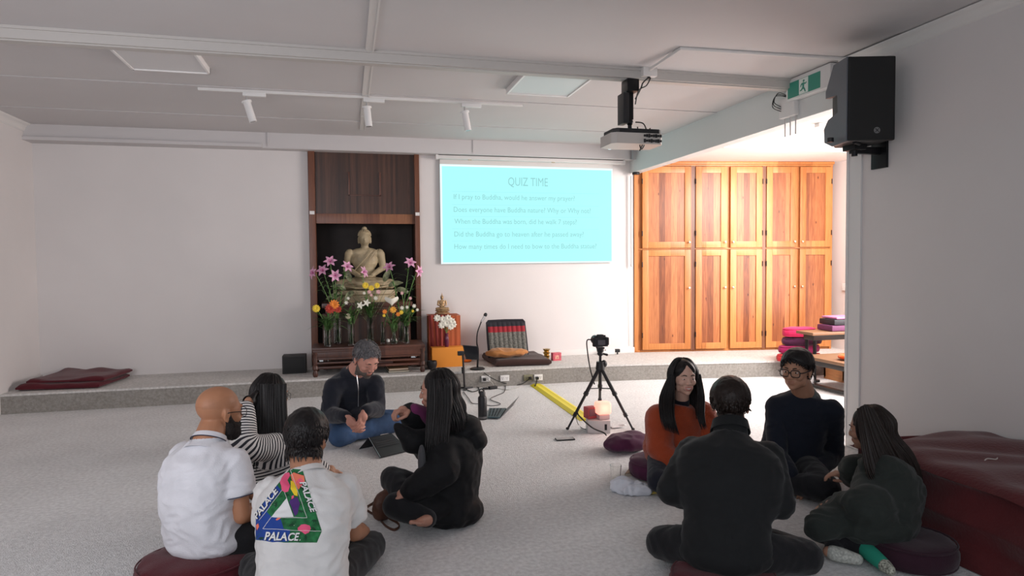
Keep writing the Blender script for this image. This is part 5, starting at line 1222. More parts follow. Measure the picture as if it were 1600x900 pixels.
c = atY(459, 578, 7.85); g = MB(); x0, x1 = atY(441, 578, 7.85).x, atY(478, 578, 7.85).x; zt3 = atY(459, 556, 7.85).z
t = thing('black_box', 'plain black box on the platform left of the altar', 'box', (c.x, 7.9, PZ)); g.bar((x0, 7.85, PZ), (x1, 8.05, zt3), .008); g.build('case', mat('dark_box', (.02, .02, .02), .6), t); g = MB(); g.bar((x0+.012, 7.846, PZ+.012), (x1-.012, 7.851, zt3-.012), .002); g.build('grille', mat('grille_black', (.008, .008, .008), .6), t)
# books beneath the table
cs = [aZ(607, 583), aZ(640, 581), aZ(634, 572), aZ(600, 574)]
for i, (m, lab) in enumerate(((mat('book_green', (.02, .05, .04), .5), 'dark green covered book lowest under the right end of the altar table'), (mat('book_tan', (.42, .27, .16), .6), 'tan covered book on top of the green one under the altar table'))):
    t = thing('book', lab, 'book', (cs[0][0], cs[0][1], PZ+.022*i), 0, 'books under the altar table'); zz = PZ+.001+.023*i
    cen = V((sum(c[0] for c in cs)/4, sum(c[1] for c in cs)/4, 0)); pts = [(cen.x+(c[0]-cen.x)*(1-.06*i), cen.y+(c[1]-cen.y)*(1-.06*i)) for c in cs]
    g = MB(); g.prism(pts, .004, M.Translation((0, 0, zz))); g.prism(pts, .004, M.Translation((0, 0, zz+.018))); g.build('cover', m, t, smooth=False)
    g = MB(); g.prism([(cen.x+(a-cen.x)*.96, cen.y+(b-cen.y)*.96) for a, b in pts], .014, M.Translation((0, 0, zz+.004))); g.build('pages', mat('paper', (.6, .52, .42), .8), t, smooth=False)
c = atZ(675, 577, PZ); t = thing('black_bowl', 'round black bowl on the platform behind the parka hood', 'bowl', tuple(c))
g = MB(); g.lathe([(.03, 0), (.05, .02), (.062, .06), (.058, .10), (.05, .10), (.054, .06), (.04, .02), (.001, .012)], c, 24); g.build('body', BLK, t); g = MB(); g.cyl(c+V((-.10, -.02, .012)), c+V((-.03, 0, .02)), .012, .01); g.build('striker', BLK, t)
# microphone
t = thing('microphone_stand', 'black gooseneck microphone stand with round base on the platform', 'microphone stand', aZ(746, 576)+(PZ,)); c = atZ(746, 577, PZ); Ym = c.y
g = MB(); g.lathe([(.088, 0), (.088, .012), (.07, .02), (.02, .028), (.001, .03)], c, 28); g.build('base', BLKM, t)
g = MB(); wm = lambda px, py: atY(px, py, Ym); g.tube([c+V((0, 0, .02)), wm(747, 548), wm(745, 535), wm(746, 520), wm(750, 508), wm(753, 500)], [.012, .011, .008, .007, .007, .008], 10, 5); g.build('gooseneck', BLKM, t)
g = MB(); g.cap(wm(753, 502), wm(757, 495), .012, .017); g.build('grip', STEEL, t); g = MB(); g.ell(wm(758.5, 492), (.022, .022, .026), (0, .5, 0)); g.build('microphone_head', BLK, t)
# tablet on a stand that stands on the floor
b0 = atZ(726, 608, 0); Yt = b0.y; wt = lambda px, py, Y=None: atY(px, py, Y or Yt)
t = thing('tablet_stand', 'short black stand with clamp before the platform behind the parka', 'stand', tuple(b0))
g = MB(); g.cyl(b0, wt(723, 552), .011); g.cyl(wt(724, 583), wt(723.5, 574), .019); g.build('pole', BLK, t)
g = MB()
for a in (.3, 2.4, 4.5): g.cap(b0+V((0, 0, .015)), b0+V((cos(a)*.10, sin(a)*.10, .010)), .010, .009, 8)
g.build('foot', BLK, t)
g = MB(); c = wt(720, 552); g.box(c, (.075, .05, .05), bev=.012); g.cyl(c, wt(729, 552), .01); g.build('clamp', BLK, t)
q = [wt(723, 539), wt(746, 541), wt(748, 562), wt(728, 561)]; t = thing('tablet', 'black tablet held up on the short stand before the orange box', 'tablet', tuple(q[2]))
g = MB(); d = V((0, .012, 0)); vs = [g.b.verts.new(p+V((0, -.02, 0))) for p in q]+[g.b.verts.new(p+d) for p in q]
for f in ((0, 1, 2, 3), (7, 6, 5, 4), (0, 4, 5, 1), (1, 5, 6, 2), (2, 6, 7, 3), (3, 7, 4, 0)): g.b.faces.new([vs[i] for i in f])
g.build('body', BLK, t, smooth=False); g = MB(); g.quad(*[q[i].lerp(sum(q, V((0, 0, 0)))/4, .08)+V((0, -.0215, 0)) for i in range(4)]); g.build('screen', mat('tablet_glass', (.01, .012, .015), .1), t, smooth=False)
c = atZ(730, 566, PZ); g = MB(); g.ell(c+V((0, 0, .018)), (.06, .03, .018)); g.ell(c+V((.02, .0, .03)), (.03, .02, .012)); o = g.build('orange_cloth', mat('bright_orange_cloth', (.85, .20, .02), .8), None); tag(o, 'small folded bright orange cloth beside the orange box', 'cloth')
# meditation seat
x0, x1 = atY(764, 545, 7.98).x, atY(822, 545, 7.98).x; z1 = atY(790, 502, 8.05).z; zb_ = PZ+.07
t = thing('chair_back_cushion', 'tufted triangular backrest with green grey, red and black bands against the wall', 'cushion', ((x0+x1)/2, 8.0, PZ))
GG = mat('thai_green', (.13, .13, .115), .9, bump=.6, bscale=60, var=.5, vscale=60); RB = mat('thai_red', (.28, .015, .025), .85); KB = mat('thai_black', (.018, .018, .025), .85)
for (za, zb2, m, nm) in ((0, .70, GG, 'green_band'), (.70, .86, RB, 'red_band'), (.86, 1.0, KB, 'black_band')):
    g = MB(); n8 = 8
    for s in (0, 1):
        g.grid(lambda u, v: V((x0+(x1-x0)*u, (7.93+.15*(za+(zb2-za)*v))-(1-2*s)*(.022+.012*abs(sin(u*pi*n8)))*(1 if zb2 < 1 else max(.15, 1-v*.8)), zb_+(z1-zb_)*(za+(zb2-za)*v))), 64, 8)
    g.build(nm, m, t, ang=80)
g = MB(); P0 = lambda u, v: V((x0+(x1-x0)*u, 7.93+.15*v, zb_+(z1-zb_)*v))
g.tube([P0(-.01, 0), P0(-.01, .5), P0(0, .97), P0(.03, 1.01), P0(.5, 1.02), P0(.97, 1.01), P0(1.0, .97), P0(1.01, .5), P0(1.01, 0)], .017, 8); g.build('piping', KB, t)
BRN = fabric('brown_canvas', (.045, .022, .018)); soft_slab('sitting_mat', 'square dark brown floor mat before the tufted backrest', [aZ(775, 574), aZ(862, 571), aZ(836, 558), aZ(752, 561)], .085, BRN, 'mat', puff=.015)
TAN = fabric('tan_cloth', (.40, .17, .055), .8, .2, .5, 30)
c = atY(792, 553, 7.78); t = thing('pillow', 'rumpled tan pillow on the brown floor mat', 'pillow', (c.x, 7.78, PZ+.09)); g = MB(); g.ell((c.x, 7.78, PZ+.145), (.27, .12, .055), n=32); g.ell((c.x-.10, 7.78, PZ+.15), (.15, .11, .055), n=24); me = remesh(g, .01, 4); wrinkle(me, .01, 8, 5, (1, 1, 2)); mobj('cover', me, TAN, t)
c = atZ(854, 561, PZ); t = thing('gold_cups', 'stack of small gilt cups on the platform beside the brown mat', 'cups', tuple(c)); GD = mat('gilt_cup', (.55, .36, .10), .25, 1)
for k_ in range(3):
    g = MB(); g.lathe([(.030, 0), (.036, .006), (.030, .014), (.048, .040), (.050, .044), (.03, .044), (.001, .03)], c+V((0, 0, .044*k_)), 20); g.build('cup', GD, t)
c = atZ(869, 563, PZ); t = thing('tea_box', 'small pink red packet on the platform beside the gilt cups', 'box', tuple(c)); g = MB(); g.box(c+V((0, 0, .05)), (.115, .07, .10), (0, 0, .1), bev=.004); g.build('carton', mat('packet_red', (.55, .10, .13), .4, var=.5, vscale=18), t)
g = MB(); g.box(c+V((0, -.037, .045)), (.05, .003, .045), (0, 0, .1)); g.build('picture_panel', mat('packet_picture', (.70, .33, .25), .5, var=.5, vscale=50), t, smooth=False)
c = atZ(955, 554, PZ); t = thing('power_adapter', 'white plug adapter with a black plug on the platform by the cupboard', 'adapter', tuple(c)); g = MB(); g.box(c+V((-.02, 0, .04)), (.13, .05, .07), bev=.006); g.box(c+V((-.12, 0, .03)), (.08, .05, .045), bev=.006); g.build('body', WHT, t); g = MB(); g.box(c+V((.085, 0, .05)), (.07, .05, .045), bev=.01); g.cyl(c+V((.09, 0, .0)), c+V((.09, 0, .04)), .01); g.build('plug', BLK, t)
# sockets in the riser
for i, (px, m) in enumerate(((759, 'w'), (788.5, 'w'), (825, 'g'), (841, 'w'))):
    yr = 7.424; c = atY(px, 591.5-.06*(px-759)*.4, yr); g = MB(); mm_ = WHT if m == 'w' else mat('socket_olive', (.20, .19, .12), .5)
    lab = ['leftmost white wall socket in the riser, with a plug in it', 'second white wall socket in the riser, left of the dull one', 'dull olive audio socket plate in the riser', 'white wall socket in the riser just above the yellow cable cover'][i]
    t = thing('wall_socket', lab, 'socket', (c.x, yr, c.z), 0, 'sockets in the platform riser'); g.box((c.x, yr-.005, c.z), (.105, .012, .072), bev=.004); g.build('plate', mm_, t)
    g = MB()
    for s in (-1, 1):
        for (dx, dz) in ((-.009, .006), (.009, .006), (0, -.010)): g.box((c.x+s*.026+dx, yr-.0115, c.z+dz), (.004, .003, .010))
    g.build('sockets', BLK, t, smooth=False)
    if i in (0, 2, 3):
        g = MB(); g.box((c.x+(-.02 if i != 2 else .02), yr-.03, c.z-.004), (.032, .04, .034), bev=.008); g.build('plug', BLK, t)
def cable(name, lab, pts, r, m=RUB):
    g = MB(); g.tube(pts, r, 6, 6); o = g.build(name, m, None); return tag(o, lab, 'cable')
fl = lambda px, py, z=.006: atZ(px, py, z)
cable('microphone_cable', 'black cable sagging from the microphone base along the riser to the dull socket', [atZ(750, 577, PZ+.01), atY(764, 588, 7.40), atY(780, 596, 7.38), fl(800, 601), atY(815, 600, 7.39), atY(826, 593, 7.39)], .005)
cable('white_cable', 'white cable from the leftmost socket down to the black adapter', [atY(758, 592, 7.38), atY(768, 597, 7.36), fl(775, 606), fl(795, 609), fl(812, 604)], .004, mat('cable_grey', (.42, .41, .38), .5))
cable('floor_cable', 'thin black cable tangled on the carpet behind the bottle', [fl(724, 612), fl(732, 622), fl(738, 630), fl(752, 631), fl(768, 634), fl(782, 631), fl(766, 624), fl(776, 618), fl(788, 612), fl(790, 600)], .0035)
cable('floor_cable', 'black cable coiled by the foot of the short stand', [fl(728, 608), fl(738, 612), fl(748, 609), fl(745, 603), fl(734, 604), fl(727, 610)], .005)
cable('socket_cable', 'short black cable from the right socket into the yellow cover', [atY(839, 592, 7.39), atY(838, 598, 7.37), fl(836, 603, .02)], .007)
c = atZ(770, 608, 0); t = thing('adapter_block', 'black power adapter block on the carpet by the riser', 'adapter', tuple(c)); g = MB(); g.box(c+V((0, 0, .018)), (.10, .05, .034), (0, 0, .3), bev=.008); g.build('body', BLK, t); g = MB(); g.box(c+V((-.09, -.01, .015)), (.06, .03, .02), (0, 0, .1), bev=.006); g.build('plug', BLK, t)
c = atZ(754, 655, 0); t = thing('water_bottle', 'black water bottle with a carry loop standing on the carpet', 'bottle', tuple(c))
g = MB(); g.lathe([(.039, 0), (.041, .004), (.041, .20), (.033, .215), (.001, .216)], c, 28); g.build('body', BLK, t); g = MB(); g.lathe([(.028, .215), (.029, .25), (.022, .262), (.001, .263)], c, 24); lid = g.build('lid', mat('lid_black', (.03, .03, .03), .4), t)
g = MB(); g.tube([c+V((-.024, 0, .235)), c+V((-.03, 0, .262)), c+V((-.012, 0, .282)), c+V((.012, 0, .270)), c+V((.02, 0, .25))], .006, 8, 5); g.build('loop', BLK, lid)
g = MB(); g.cyl(c+V((0, 0, .012)), c+V((0, 0, .030)), .0416, n=28, caps=False); g.build('base_band', mat('band_grey', (.12, .12, .12), .5), t)
# open laptop on the floor
A, B, C, D = fl(762, 653, .012), fl(781, 653.5, .012), fl(791, 639, .012), fl(764, 639, .012)
t = thing('laptop', 'thin open laptop on the carpet with its screen leaning to the right', 'laptop', tuple(A)); TL = mat('laptop_teal', (.05, .10, .12), .35)
def plate(pts, th, m, name, parent):
    g = MB(); n = (V(pts[1])-V(pts[0])).cross(V(pts[2])-V(pts[0])).normalized()*th; k = len(pts)
    a = [g.b.verts.new(V(p)) for p in pts]; b = [g.b.verts.new(V(p)+n) for p in pts]; g.b.faces.new(a[::-1]); g.b.faces.new(b)
    for i in range(k): g.b.faces.new((a[i], a[(i+1) % k], b[(i+1) % k], b[i]))
    return g.build(name, m, parent, smooth=False)
plate([A, B, C, D], -.010 if False else .010, TL, 'keyboard_base', t)
up1 = atY(811, 619, C.y+.02); up0 = up1+(B-C); plate([B, C, C+(up1-C), B+(up1-C)], .006, mat('laptop_grey', (.30, .30, .31), .4), 'screen', t)
g = MB()
for i in range(10):
    for j in range(4):
        p = A.lerp(B, .12+.8*j/4).lerp(D.lerp(C, .12+.8*j/4), .1+.8*i/9); g.box(p+V((0, 0, .0115)), (.014, .014, .002))
g.build('keys', BLK, t, smooth=False)
# yellow cable cover
a, b = atZ(838, 602, 0), atZ(918, 657, 0); d = (b-a).normalized(); n = V((d.y, -d.x, 0))
g = MB(); mtx = M(((n.x, 0, d.x, a.x), (n.y, 0, d.y, a.y), (0, 1, 0, 0), (0, 0, 0, 1)))
g.prism([(-.075, 0), (.075, 0), (.075, .004), (.032, .022), (.026, .020), (-.026, .020), (-.032, .022), (-.075, .004)], (b-a).length, mtx); t = thing('cable_cover', 'long bright yellow cable cover across the carpet to the riser', 'cable cover', tuple(a)); g.build('ramp', mat('yellow_rubber', (.75, .62, .02), .5), t, ang=20)
# tripod with camera
F = [atZ(886, 672, 0), atZ(990, 673, 0), None]; ap = atY(938, 572, 5.45); F[2] = V((ap.x*2-(F[0].x+F[1].x)/2-.02, 5.85, 0)); F[2] = atZ(937, 640, 0)
ap = V(((F[0]+F[1]+F[2])/3)); ap = atY(938, 572, ap.y)
t = thing('tripod', 'black camera tripod with spread legs on the carpet', 'tripod', (ap.x, ap.y, 0))
for f in F:
    lg = MB(); d = f-ap; lg.cyl(ap+d*.02, ap+d*.45, .017, .017, 14); lg.cyl(ap+d*.42, ap+d*.78, .013, .013, 14); lg.cyl(ap+d*.75, ap+d*.985, .009, .009, 12); lg.cyl(ap+d*.42, ap+d*.46, .022, .022, 14); lg.cyl(ap+d*.74, ap+d*.79, .018, .018, 14); lo = lg.build('leg', BLK, t)
    g = MB(); g.ell(ap+d*.985+V((0, 0, .006)), (.016, .016, .012), n=12); g.build('foot', RUB, lo)
g = MB(); g.cyl(ap+V((0, 0, -.22)), ap+V((0, 0, .10)), .012); g.cyl(ap+V((0, 0, -.03)), ap+V((0, 0, .04)), .042, .035); g.ell(ap+V((.03, -.01, .02)), (.03, .025, .035)); g.build('centre_column', BLK, t)
g = MB()
for f in F[:2]: g.cyl(ap+V((0, 0, -.20)), ap+(f-ap)*.36, .005)
g.build('brace', BLKM, t)
zc = ap.z; g = MB(); g.ell(ap+V((0, 0, .115)), (.027,)*3); g.cyl(ap+V((0, 0, .13)), ap+V((0, 0, .16)), .03, .034); g.box(ap+V((0, 0, .165)), (.06, .06, .012)); g.cap(ap+V((.03, 0, .11)), ap+V((.06, -.01, .10)), .008, .011); g.build('ball_head', BLK, t)
cc_ = ap+V((0, 0, .225)); t = thing('camera', 'black camera mounted on the tripod, its back to the room', 'camera', tuple(ap+V((0, 0, .172))))
g = MB(); g.box(cc_+V((0, 0, -.006)), (.135, .05, .085), bev=.010); g.box(cc_+V((0, 0, .045)), (.055, .05, .03), bev=.01); g.box(cc_+V((.055, -.01, 0)), (.03, .06, .07), bev=.01); g.build('body', BLK, t)
g = MB(); g.cyl(cc_+V((0, .02, 0)), cc_+V((0, .13, 0)), .038, .042, 28); g.build('lens', BLKM, t); g = MB(); g.box(cc_+V((.005, -.027, -.01)), (.075, .004, .045), bev=.002); g.build('rear_screen', mat('grey_glass', (.10, .10, .11), .15), t)
g = MB(); g.cyl(cc_+V((.04, 0, .035)), cc_+V((.04, 0, .052)), .012); g.cyl(cc_+V((-.045, 0, .035)), cc_+V((-.045, 0, .048)), .014); g.build('dials', BLK, t)
cable('camera_cable', 'black cable hanging from the camera beside the tripod leg', [cc_+V((-.07, 0, .01)), cc_+V((-.125, 0, .01)), cc_+V((-.12, 0, -.10)), ap+V((-.10, -.01, -.02)), ap+V((-.06, -.01, -.16))], .006)
cable('lamp_cable', 'thin black cable looping from the tripod leg to the white box', [ap+(F[0]-ap)*.7, fl(905, 650, .12), fl(925, 668, .10), fl(943, 676, .16), fl(947, 680, .08)], .006)
cable('thin_cable', 'thin dark cable looping on the carpet beside the white box', [ap+(F[0]-ap)*.75, fl(903, 662), fl(912, 670), fl(925, 669), fl(934, 663, .06)], .003)
c = atZ(884, 688, 0); t = thing('phone', 'dark phone lying flat on the carpet before the tripod', 'phone', tuple(c)); g = MB(); g.box(c+V((0, .02, .006)), (.155, .072, .010), (0, 0, -.06), bev=.004); g.build('body', BLK, t); g = MB(); g.box(c+V((0, .02, .0115)), (.147, .066, .001), (0, 0, -.06)); g.build('screen', mat('phone_glass', (.14, .14, .14), .15), t, smooth=False)
# white box, red box and the glowing lamp
c = atZ(939, 677, 0); hb = atY(939, 657, c.y).z; t = thing('white_carton', 'small white carton on the carpet under the glowing lamp', 'box', tuple(c)); g = MB(); g.box((c.x, c.y+.07, hb/2+.001), (.19, .16, hb), (0, 0, -.25), bev=.004); g.build('carton', mat('carton_white', (.60, .58, .58), .6), t)
g = MB(); g.box((c.x+.035, c.y-.022, hb*.5), (.02, .003, .05), (0, 0, -.25)); g.build('socket_hole', BLK, t, smooth=False)
c2 = V((c.x-.055, c.y+.10, hb+.002)); t = thing('red_carton', 'small red and grey carton behind the glowing lamp', 'box', tuple(c2)); g = MB(); g.box(c2+V((0, 0, .05)), (.09, .08, .095), (0, 0, .2), bev=.003); g.build('carton', mat('red_card', (.45, .08, .09), .6), t)
g = MB(); g.box(c2+V((0, -.002, .055)), (.07, .083, .06), (0, 0, .2), bev=.003); g.build('window_panel', mat('carton_grey', (.20, .10, .12), .5), t)
c3 = V((c.x+.035, c.y+.045, hb+.002)); t = thing('glowing_lamp', 'small pink glowing cube lamp on the white carton', 'lamp', tuple(c3)); g = MB(); g.box(c3+V((0, 0, .022)), (.095, .09, .042), bev=.012); g.build('base', mat('lamp_base', (.55, .42, .42), .5), t)
g = MB(); g.box(c3+V((0, 0, .096)), (.125, .11, .105), bev=.035, seg=5); g.build('lamp_shade', mat('lamp_glow', (.9, .4, .35), .4, emit=(1, .36, .25), estr=1.25), t)
l_ = bpy.data.lights.new('lamp_bulb', 'POINT'); l_.energy = .35; l_.color = (1, .45, .35); l_.shadow_soft_size = .07; lo = bpy.data.objects.new('lamp_bulb', l_); S.collection.objects.link(lo); lo.location = c3+V((0, -.09, .10)); 
c = atZ(965, 668, 0); g = MB(); g.grid(lambda u, v: c+V(((u-.5)*.14, (v-.5)*.08, .008+.02*abs(noise.noise(V((u*4, v*4, 2))))+.03*max(0, u-.6))), 10, 8); o = g.build('crumpled_paper', mat('paper_white', (.72, .72, .72), .8), None, recalc=False); m_ = o.modifiers.new('s', 'SOLIDIFY'); m_.thickness = .001; tag(o, 'crumpled white paper on the carpet beside the white carton', 'paper')
# purple cushion (slumped)
c = atZ(988, 712, 0); t = thing('slumped_cushion', 'slumped plum cushion on the carpet left of the person in orange', 'cushion', tuple(c+V((0, .15, 0)))); g = MB(); g.ell((c.x+.02, c.y+.14, .065), (.17, .15, .064), (0, .0, .2), n=32); g.ell((c.x-.05, c.y+.12, .055), (.12, .12, .054), n=24); g.ell((c.x+.08, c.y+.15, .075), (.11, .12, .065), n=24); me = remesh(g, .009, 5)
for v in me.vertices: v.co.z = max(v.co.z, .002)
wrinkle(me, .010, 9, 3, (1, 1, .6)); 
for v in me.vertices: v.co.z = max(v.co.z, .002)
mobj('cover', me, PURPL, t)
# glass, cloth and book beside the woman in orange
c = atZ(962, 757, 0); t = thing('drinking_glass', 'clear drinking glass standing on the carpet beside the white cloth', 'glass', tuple(c)); g = MB(); g.lathe([(.026, .001), (.028, .006), (.038, .128), (.0355, .128), (.0265, .016), (.001, .014)], c, 28); g.build('body', mat('tumbler_glass', (.97, .97, .96), .02, trans=1, ior=1.45), t)
c = atZ(992, 775, 0); t = thing('white_cloth', 'crumpled white cloth heaped on the carpet before the person in orange', 'cloth', tuple(c)); g = MB()
g.ell(c+V((0, .06, .03)), (.13, .07, .030), (0, 0, -.5), n=28); g.ell(c+V((-.04, .09, .045)), (.07, .06, .038), (0, 0, -.6), n=24); g.ell(c+V((.07, .03, .02)), (.07, .05, .02), (0, 0, -.3), n=20); me = remesh(g, .006, 4); wrinkle(me, .020, 13, 8, (1, 1.8, 1))
for v in me.vertices: v.co.z = max(v.co.z, .002)
mobj('cloth', me, mat('white_cotton', (.66, .68, .74), .8, bump=.2, bscale=60), t)
g = MB(); g.ell(c+V((.12, -.0, .012)), (.045, .02, .010), n=14); g.build('yellow_edge', mat('yellow_print', (.55, .42, .10), .8, var=.4, vscale=60), t)
pq = [fl(976, 745, 0), fl(1004, 742, 0), fl(1006, 735, 0), fl(982, 737, 0)]; t = thing('book', 'small picture covered book on the carpet behind the white cloth', 'book', tuple(pq[0])); g = MB(); g.prism([(p.x, p.y) for p in pq], .016, M.Translation((0, 0, .001))); g.build('pages', mat('paper', (.6, .52, .42), .8), t, smooth=False)
g = MB(); g.prism([(p.x, p.y) for p in pq], .002, M.Translation((0, 0, .017))); g.build('cover', mat('book_picture', (.25, .14, .08), .5, var=.7, vscale=30), t, smooth=False)
# convertible laptop in front of the grey haired man
h0, h1, f1, f0 = fl(576, 684, .075), fl(612, 677, .075), fl(640, 703, .012), fl(594, 714.5, .012)
t = thing('convertible_laptop', 'black convertible laptop propped like a tent before the grey haired person', 'laptop', tuple(f0)); LB = mat('laptop_black', (.022, .022, .024), .4)
plate([f0, f1, h1, h0], -.009, LB, 'keyboard_half', t)
bk0 = atZ(561, 702, .005); plate([bk0, h0, h1, bk0+(h1-h0)], .006, LB, 'screen_half', t)
g = MB(); nn = (f1-f0).cross(h0-f0).normalized(); nn = nn if nn.z > 0 else -nn
for i in range(13):
    for j in range(5):
        a = f0.lerp(f1, .07+.066*i); b = h0.lerp(h1, .07+.066*i); p = a.lerp(b, .42+.105*j); p2 = f0.lerp(f1, .07+.066*(i+.75)).lerp(h0.lerp(h1, .07+.066*(i+.75)), .42+.105*j); q1 = a.lerp(b, .42+.105*(j+.7)); q2 = f0.lerp(f1, .07+.066*(i+.75)).lerp(h0.lerp(h1, .07+.066*(i+.75)), .42+.105*(j+.7))
        g.quad(*[x+nn*.0035 for x in (p, p2, q2, q1)])
g.build('keys', mat('key_grey', (.055, .055, .06), .5), t, smooth=False)
g = MB(); g.tube([f0+nn*.002, h0+nn*.002], .0025, 6); g.tube([h0.lerp(h1, .5)+nn*.003, h0.lerp(h1, .85)+nn*.003], .004, 6); g.build('metal_edge', STEEL, t)
# brown leather bag with its strap
c = atZ(603, 811, 0); LTH = mat('brown_leather', (.085, .032, .018), .5, bump=.2, bscale=60, var=.2)
t = thing('leather_bag', 'small brown leather bag with a long strap before the person in the parka', 'bag', tuple(c)); g = MB(); g.ell((c.x-.01, c.y-.02, .085), (.075, .05, .085), (0, .35, .5), n=24); g.ell((c.x+.03, c.y+.0, .13), (.055, .045, .07), (0, .5, .5), n=20); me = remesh(g, .007, 3); wrinkle(me, .004, 14, 4); mobj('body', me, LTH, t)
g = MB(); g.tube([(c.x-.04, c.y-.02, .15), fl(585, 785, .03), fl(572, 795, .008), fl(590, 808), fl(603, 822), fl(616, 828), fl(624, 822), fl(618, 815), fl(606, 808, .02), (c.x-.03, c.y-.05, .08)], .009, 8, 6, flat=.4); g.build('strap', LTH, t)
# draped pile of mats against the right wall
X0, X1, Y0, Y1, HT = 2.86, XR-.02, 1.85, 3.22, .37
t = thing('covered_mat_pile', 'big pile of mats under a maroon cloth against the right wall', 'mat pile', ((X0+X1)/2, (Y0+Y1)/2, 0))
RED = fabric('maroon_cloth', (.090, .014, .016), .85, .2, .3, 60)
g = MB()
NU, NV = 90, 44
def drape(u, v):
    # u runs round the pile: back end, room side, near end; v from the top edge down
    w1 = (Y1-Y0); w0 = (X1-X0)
    s_ = u*(w0+w1+w0)
    if s_ < w0: p = V((X1-s_, Y1, 0)); n = V((0, 1, 0))
    elif s_ < w0+w1: p = V((X0, Y1-(s_-w0), 0)); n = V((-1, 0, 0))
    else: p = V((X0+(s_-w0-w1), Y0, 0)); n = V((0, -1, 0))
    cx = min(abs(s_-w0), abs(s_-w0-w1)); rnd = max(0, 1-cx/.10)
    mid = V(((X0+X1)/2, (Y0+Y1)/2, 0)); p = p+(mid-p)*.04*rnd
    fold = (.5+.5*sin(s_*13+noise.noise(V((s_*2, v*2, 0)))*3))*.045*v+.03*noise.noise(V((s_*3, v*3, 4)))
    layer = -.035*(abs(sin(v*pi*2.2))**.5)*(v < .75)
    return p+n*(fold+.02+layer+.04*v)+V((0, 0, max(.004, HT*(1-v))))
g.grid(drape, 140, 30)
def topf(u, v):
    x = X0+(X1-X0)*u; y = Y0+(Y1-Y0)*v; e = min(u, v, 1-v); r = min(1, e/.12); 
    return V((x, y, HT+.05*sqrt(max(0, 1-(1-r)**2))-.012+.022*noise.noise(V((x*3, y*3, 1)))+.008*sin(y*20+x*9+3*noise.noise(V((x*2, y*2, 0))))*r-.03*(1-r)*0))
g.grid(lambda u, v: topf(u, v)+V((-.02*(1-min(1, u/.05)), 0, 0)), 50, 50); bmesh.ops.remove_doubles(g.b, verts=g.b.verts, dist=.002); g.build('cover_cloth', RED, t, ang=80)
for k_ in range(3): g = MB(); g.bar((X0+.03, Y0+.04, .005+.115*k_), (X1-.01, Y1-.04, .11+.115*k_), .03); g.build('mat', MAROON, t)
g = MB(); c = V((3.18, 2.62, HT+.050)); g.tube([c+V((-.05, 0, 0)), c+V((-.02, .01, .004)), c+V((.02, 0, 0)), c+V((.05, .015, 0))], .003, 6, 4); g.build('loose_thread', mat('thread', (.5, .45, .42), .7), t)
# ================================================================ alcove furniture seen past the wall end
TB = mat('tabletop_dark', (.02, .018, .018), .3); WE = mat('wood_edge', (.20, .11, .06), .4); PK1 = fabric('pink_cushion', (.55, .02, .09)); PK2 = fabric('magenta_cushion', (.30, .015, .09)); RD1 = fabric('red_cushion', (.48, .03, .035)); ORG1 = fabric('orange_robe', (.75, .10, .015))
def table_(name, lab, x0, y0, x1, y1, z, leg_m, edge):
    t = thing(name, lab, 'table', ((x0+x1)/2, (y0+y1)/2, 0)); g = MB(); g.bar((x0, y0, z-.035), (x1, y1, z), .008); g.build('tabletop', edge, t); g = MB(); g.bar((x0+.06, y0+.06, z-.10), (x1-.06, y1-.06, z-.036), .004); g.build('frame', TB, t)
    for x in (x0+.09, x1-.09):
        for y in (y0+.08, y1-.08): g = MB(); g.cyl((x, y, .03), (x, y, z-.09), .020, n=16); g.build('leg', leg_m, t)
        g = MB(); g.bar((x-.03, y0+.02, .012), (x+.03, y1-.02, .045), .01); g.build('foot', TB, t)
    return t
q = atY(1256, 530, 6.2); tx = q.x
table_('low_table', 'low folding table in the alcove with orange robes on it, chrome legs', 5.02, 5.75, 6.4, 6.45, .36, STEEL, WE)
table_('dark_table', 'taller dark topped table in the alcove behind the person in glasses', 5.22, 6.50, 6.5, 6.80, .60, BLKM, WE)
t = thing('orange_robe', 'crumpled orange cloth heap on the low alcove table', 'cloth', (5.3, 5.95, .36)); g = MB(); c = atY(1300, 563, 5.95)
g.ell((5.42, 5.95, .395), (.30, .16, .04), n=28); g.ell((5.62, 5.98, .41), (.2, .13, .05), n=24); me = remesh(g, .01, 3); wrinkle(me, .014, 9, 3); 
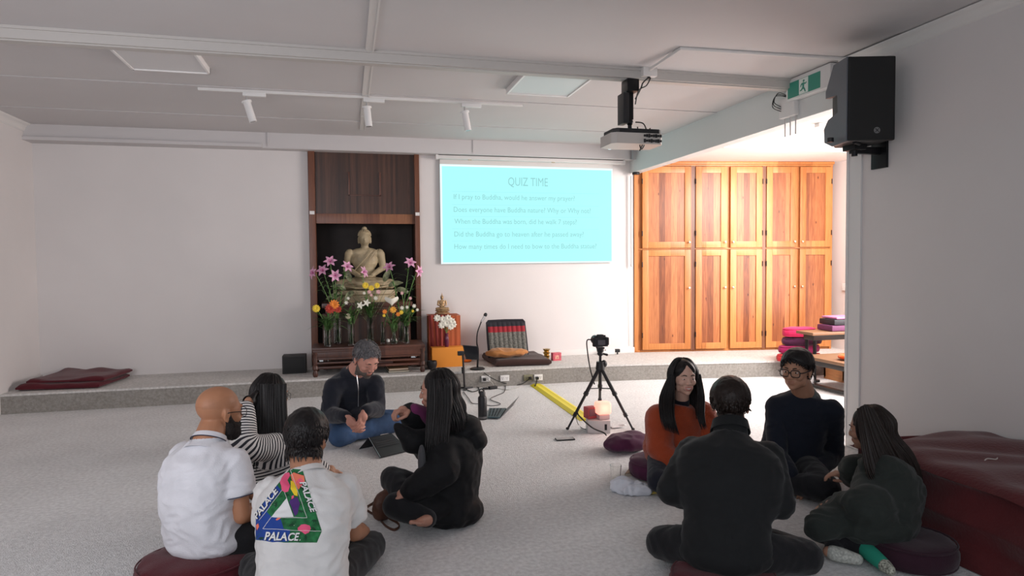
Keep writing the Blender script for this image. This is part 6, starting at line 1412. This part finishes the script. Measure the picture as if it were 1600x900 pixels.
for v in me.vertices: v.co.z = max(v.co.z, .363)
mobj('cloth', me, ORG1, t)
for (px, py, Y, rx, ry, h_, m, lab) in ((1258, 552, 6.62, .26, .18, .09, RD1, 'red cushion lowest of the stack in the alcove'), (1270, 541, 6.66, .25, .17, .09, PK2, 'magenta cushion in the middle of the alcove stack')):
    c = atY(px, py, 6.95); z = c.z-h_/2
for i, (x, y, z, rx, ry, h_, m, lab) in enumerate(((5.40, 6.98, PZ, .30, .13, .10, RD1, 'red cushion lowest of the stack at the foot of the cupboard'), (5.42, 7.0, PZ+.10, .28, .13, .10, PK2, 'magenta cushion second from the bottom of the cupboard stack'), (5.46, 7.0, PZ+.20, .27, .13, .10, PURPL, 'purple cushion under the top pink one of the cupboard stack'), (5.42, 7.0, PZ+.30, .22, .13, .12, PK1, 'bright pink cushion topmost of the cupboard stack'))):
    o = cushion('stacked_cushion', lab, (x, y, z), rx, ry, h_, m); o['group'] = 'cushions stacked in the alcove'
for i, (z, m, lab) in enumerate(((.605, mat('folder_purple', (.12, .03, .09), .6), 'purple folded cloth lowest on the dark alcove table'), (.675, mat('folder_black', (.012, .012, .018), .5), 'black zip bag on the purple cloth in the alcove'), (.745, mat('folder_pink', (.45, .16, .30), .6), 'pink and white folded paper topmost on the alcove table'))):
    g = MB(); g.bar((5.50+.03*i, 6.52, z), (6.3, 6.78, z+.066-.04*(i == 2)), .015); o = g.build(['folded_cloth', 'black_bag', 'paper_stack'][i], m, None); tag(o, lab, ['cloth', 'bag', 'paper'][i])
g = MB(); g.bar((5.62, 6.46, .02), (6.2, 6.49, .27), .004); g.bar((5.62, 6.46, .02), (5.66, 6.8, .27)); g.bar((5.62, 6.46, .0), (6.2, 6.8, .02)); g.bar((6.16, 6.46, .02), (6.2, 6.8, .27)); g.bar((5.62, 6.77, .02), (6.2, 6.8, .27)); o = g.build('wooden_crate', mat('crate_wood', (.55, .24, .09), .5, var=.15, stretch=(1, 1, 12)), None); tag(o, 'low wooden crate under the alcove tables', 'crate')
